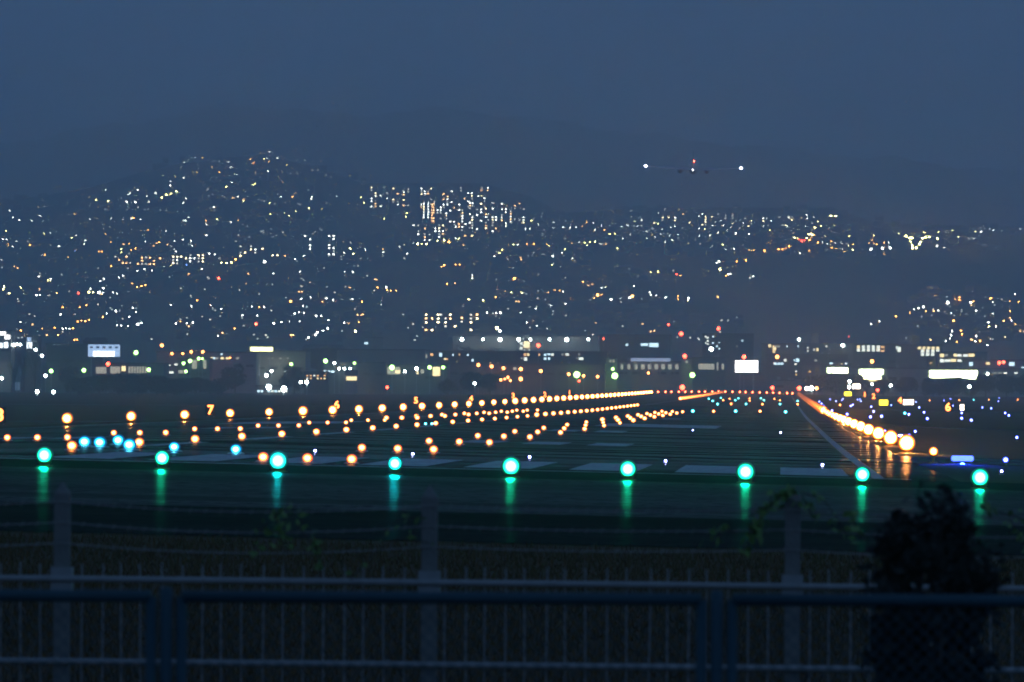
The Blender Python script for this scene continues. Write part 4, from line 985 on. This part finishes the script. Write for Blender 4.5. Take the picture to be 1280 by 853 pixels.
# ---------------------------------------------------------------- vines, shrub, grass
def vine(label, paths, n, seed, size=.03):
    R = random.Random(seed)
    o = empty('climbing_vine', (0, YF-.1, g0))
    st, lf = MB(), MB()
    for pts in paths:
        w = [(fx(a), R.uniform(-.03, .03), fz(a, b)-g0) for a, b in pts]
        st.tube(w, .0035, 5)
        for _ in range(n):
            i = R.randrange(len(w)-1); t = R.random()
            c = Vector([w[i][q]*(1-t)+w[i+1][q]*t+R.gauss(0, .022) for q in range(3)])
            u = Vector((R.gauss(0,1), R.gauss(0,1), R.gauss(0,1))).normalized(); v2 = u.cross(Vector((R.gauss(0,1), R.gauss(0,1), R.gauss(0,1)))).normalized()
            s = size*R.uniform(.6, 1.2)
            lf.add([c-u*s, c+v2*s*.5-u*s*.2, c+u*s, c-v2*s*.5-u*s*.2], [(0,1,2,3)])
    st.build('stem', M['bark'], o); tag(lf.build('leaves', M['vine'], o), kind='stuff')
    tag(o, label, 'vine')
vine('small leafy vine hanging from the barbed wire between two posts', [[(320,690),(330,660),(352,640),(372,632)], [(345,640),(350,662),(362,690)], [(372,655),(385,672),(398,690),(402,722)]], 26, 3)
vine('dry tangled vine wrapped round a fence post', [[(440,725),(470,690),(500,672),(537,678)], [(478,668),(497,650),(530,645)]], 12, 4, .022)
vine('broad leafy vine arching up to the tip of a fence post', [[(885,690),(893,660),(940,668),(955,640),(972,622),(990,626)], [(930,690),(945,665),(952,642)], [(960,640),(975,618),(988,616)]], 34, 5, .034)
vine('loose vine trailing down on the side of the dark shrub', [[(1000,615),(1030,625),(1048,650),(1058,668)], [(1005,625),(1018,650)], [(1062,640),(1075,672)]], 14, 6)
vine('single bent vine shoot leaning beyond the dark shrub', [[(1225,632),(1250,640),(1290,652)], [(1262,650),(1275,672),(1288,690)]], 14, 8)

def shrub():
    YS = 33.5; R = np.random.default_rng(5)
    p = P(1160, 640, YS); g = gz(p.x, YS); H = p.z-g+.05
    o = empty('dark_shrub', (p.x, YS, g))
    st = MB()
    for i in range(9):
        a = R.uniform(0, 6.28); st.tube([(0,0,-.05),(math.cos(a)*.1,math.sin(a)*.1,H*.4),(math.cos(a)*.2,math.sin(a)*.2,H*.8)], [.018,.012,.005], 5)
    nl, ncl = 9500, 150
    t = R.uniform(0.02, 1, ncl)**.85
    rad = np.interp(t, [0, .12, .35, .6, .82, .93, 1.0], [.12, .18, .24, .28, .28, .23, .12])
    a = R.uniform(0, 2*math.pi, ncl); q = np.sqrt(R.uniform(.05, 1.0, ncl))*R.uniform(.75, 1.12, ncl)
    cc = np.stack([rad*q*np.cos(a), rad*q*np.sin(a), t*H*.96], 1)
    for k in range(0, ncl, 3): st.tube([(cc[k,0]*.25, cc[k,1]*.25, cc[k,2]*.7), tuple(cc[k]), tuple(cc[k]*1.06)], [.006, .004, .002], 4)
    st.build('stem', M['bark'], o)
    idx = R.integers(0, ncl, nl)
    c = cc[idx] + R.normal(size=(nl, 3))*R.uniform(.018, .06, (ncl, 1))[idx]
    u = R.normal(size=(nl, 3)); u /= np.linalg.norm(u, axis=1)[:, None]
    w = np.cross(u, R.normal(size=(nl, 3))); w /= np.linalg.norm(w, axis=1)[:, None]
    s = R.uniform(.018, .036, (nl, 1))
    b = MB(); b.v = np.stack([c-u*s, c+w*s*.55, c+u*s, c-w*s*.55], 1).reshape(-1, 3).tolist()
    b.f = [(4*i, 4*i+1, 4*i+2, 4*i+3) for i in range(nl)]; b.m = [0]*nl
    tag(b.build('foliage', M['leafdark'], o), kind='stuff')
    tag(o, 'black rounded shrub standing between the two fences', 'shrub')
shrub()

ng = 90000
R = np.random.default_rng(11)
gy = 30 + (R.uniform(0, 1, ng)**1.4)*95
gx = R.uniform(-.125, .065, ng)*gy
gzv = EYE + np.interp(gy, YB, _c) + np.interp(gx, XB, SB)
hh = R.uniform(.05, .16, ng); an = R.uniform(0, 6.28, ng); ww = R.uniform(.004, .009, ng)*(gy/45)
lx, ly = R.normal(0, .05, ng), R.normal(0, .05, ng)
v = np.stack([np.stack([gx-np.cos(an)*ww, gy-np.sin(an)*ww, gzv-.01], 1), np.stack([gx+np.cos(an)*ww, gy+np.sin(an)*ww, gzv-.01], 1), np.stack([gx+lx, gy+ly, gzv+hh], 1)], 1).reshape(-1, 3)
b = MB(); b.v = v.tolist(); b.f = [(3*i, 3*i+1, 3*i+2) for i in range(ng)]; b.m = [0]*ng
tag(b.build('dry_grass', M['blade']), 'short dry brown grass behind the perimeter fence', 'grass', kind='stuff')

# ---------------------------------------------------------------- haze: one closed box of pale air
hz = MB().box(-4600, 4600, -90, 17600, -8.0, ZTOP+40).build('haze', None)
hz.data.materials.clear()
hm = bpy.data.materials.new('haze_air'); hm.use_nodes = True
nn_, ll = hm.node_tree.nodes, hm.node_tree.links
nn_.clear()
ho = nn_.new('ShaderNodeOutputMaterial'); hv = nn_.new('ShaderNodeVolumePrincipled')
hv.inputs['Color'].default_value = (.97, .985, .985, 1)
hv.inputs['Density'].default_value = HAZE_DENSITY
hv.inputs['Anisotropy'].default_value = 0.65
ll.new(hv.outputs['Volume'], ho.inputs['Volume'])
hm.cycles.homogeneous_volume = True
hz.data.materials.append(hm)
tag(hz, 'thin pale evening haze over the airfield and the hills', 'haze', kind='stuff')
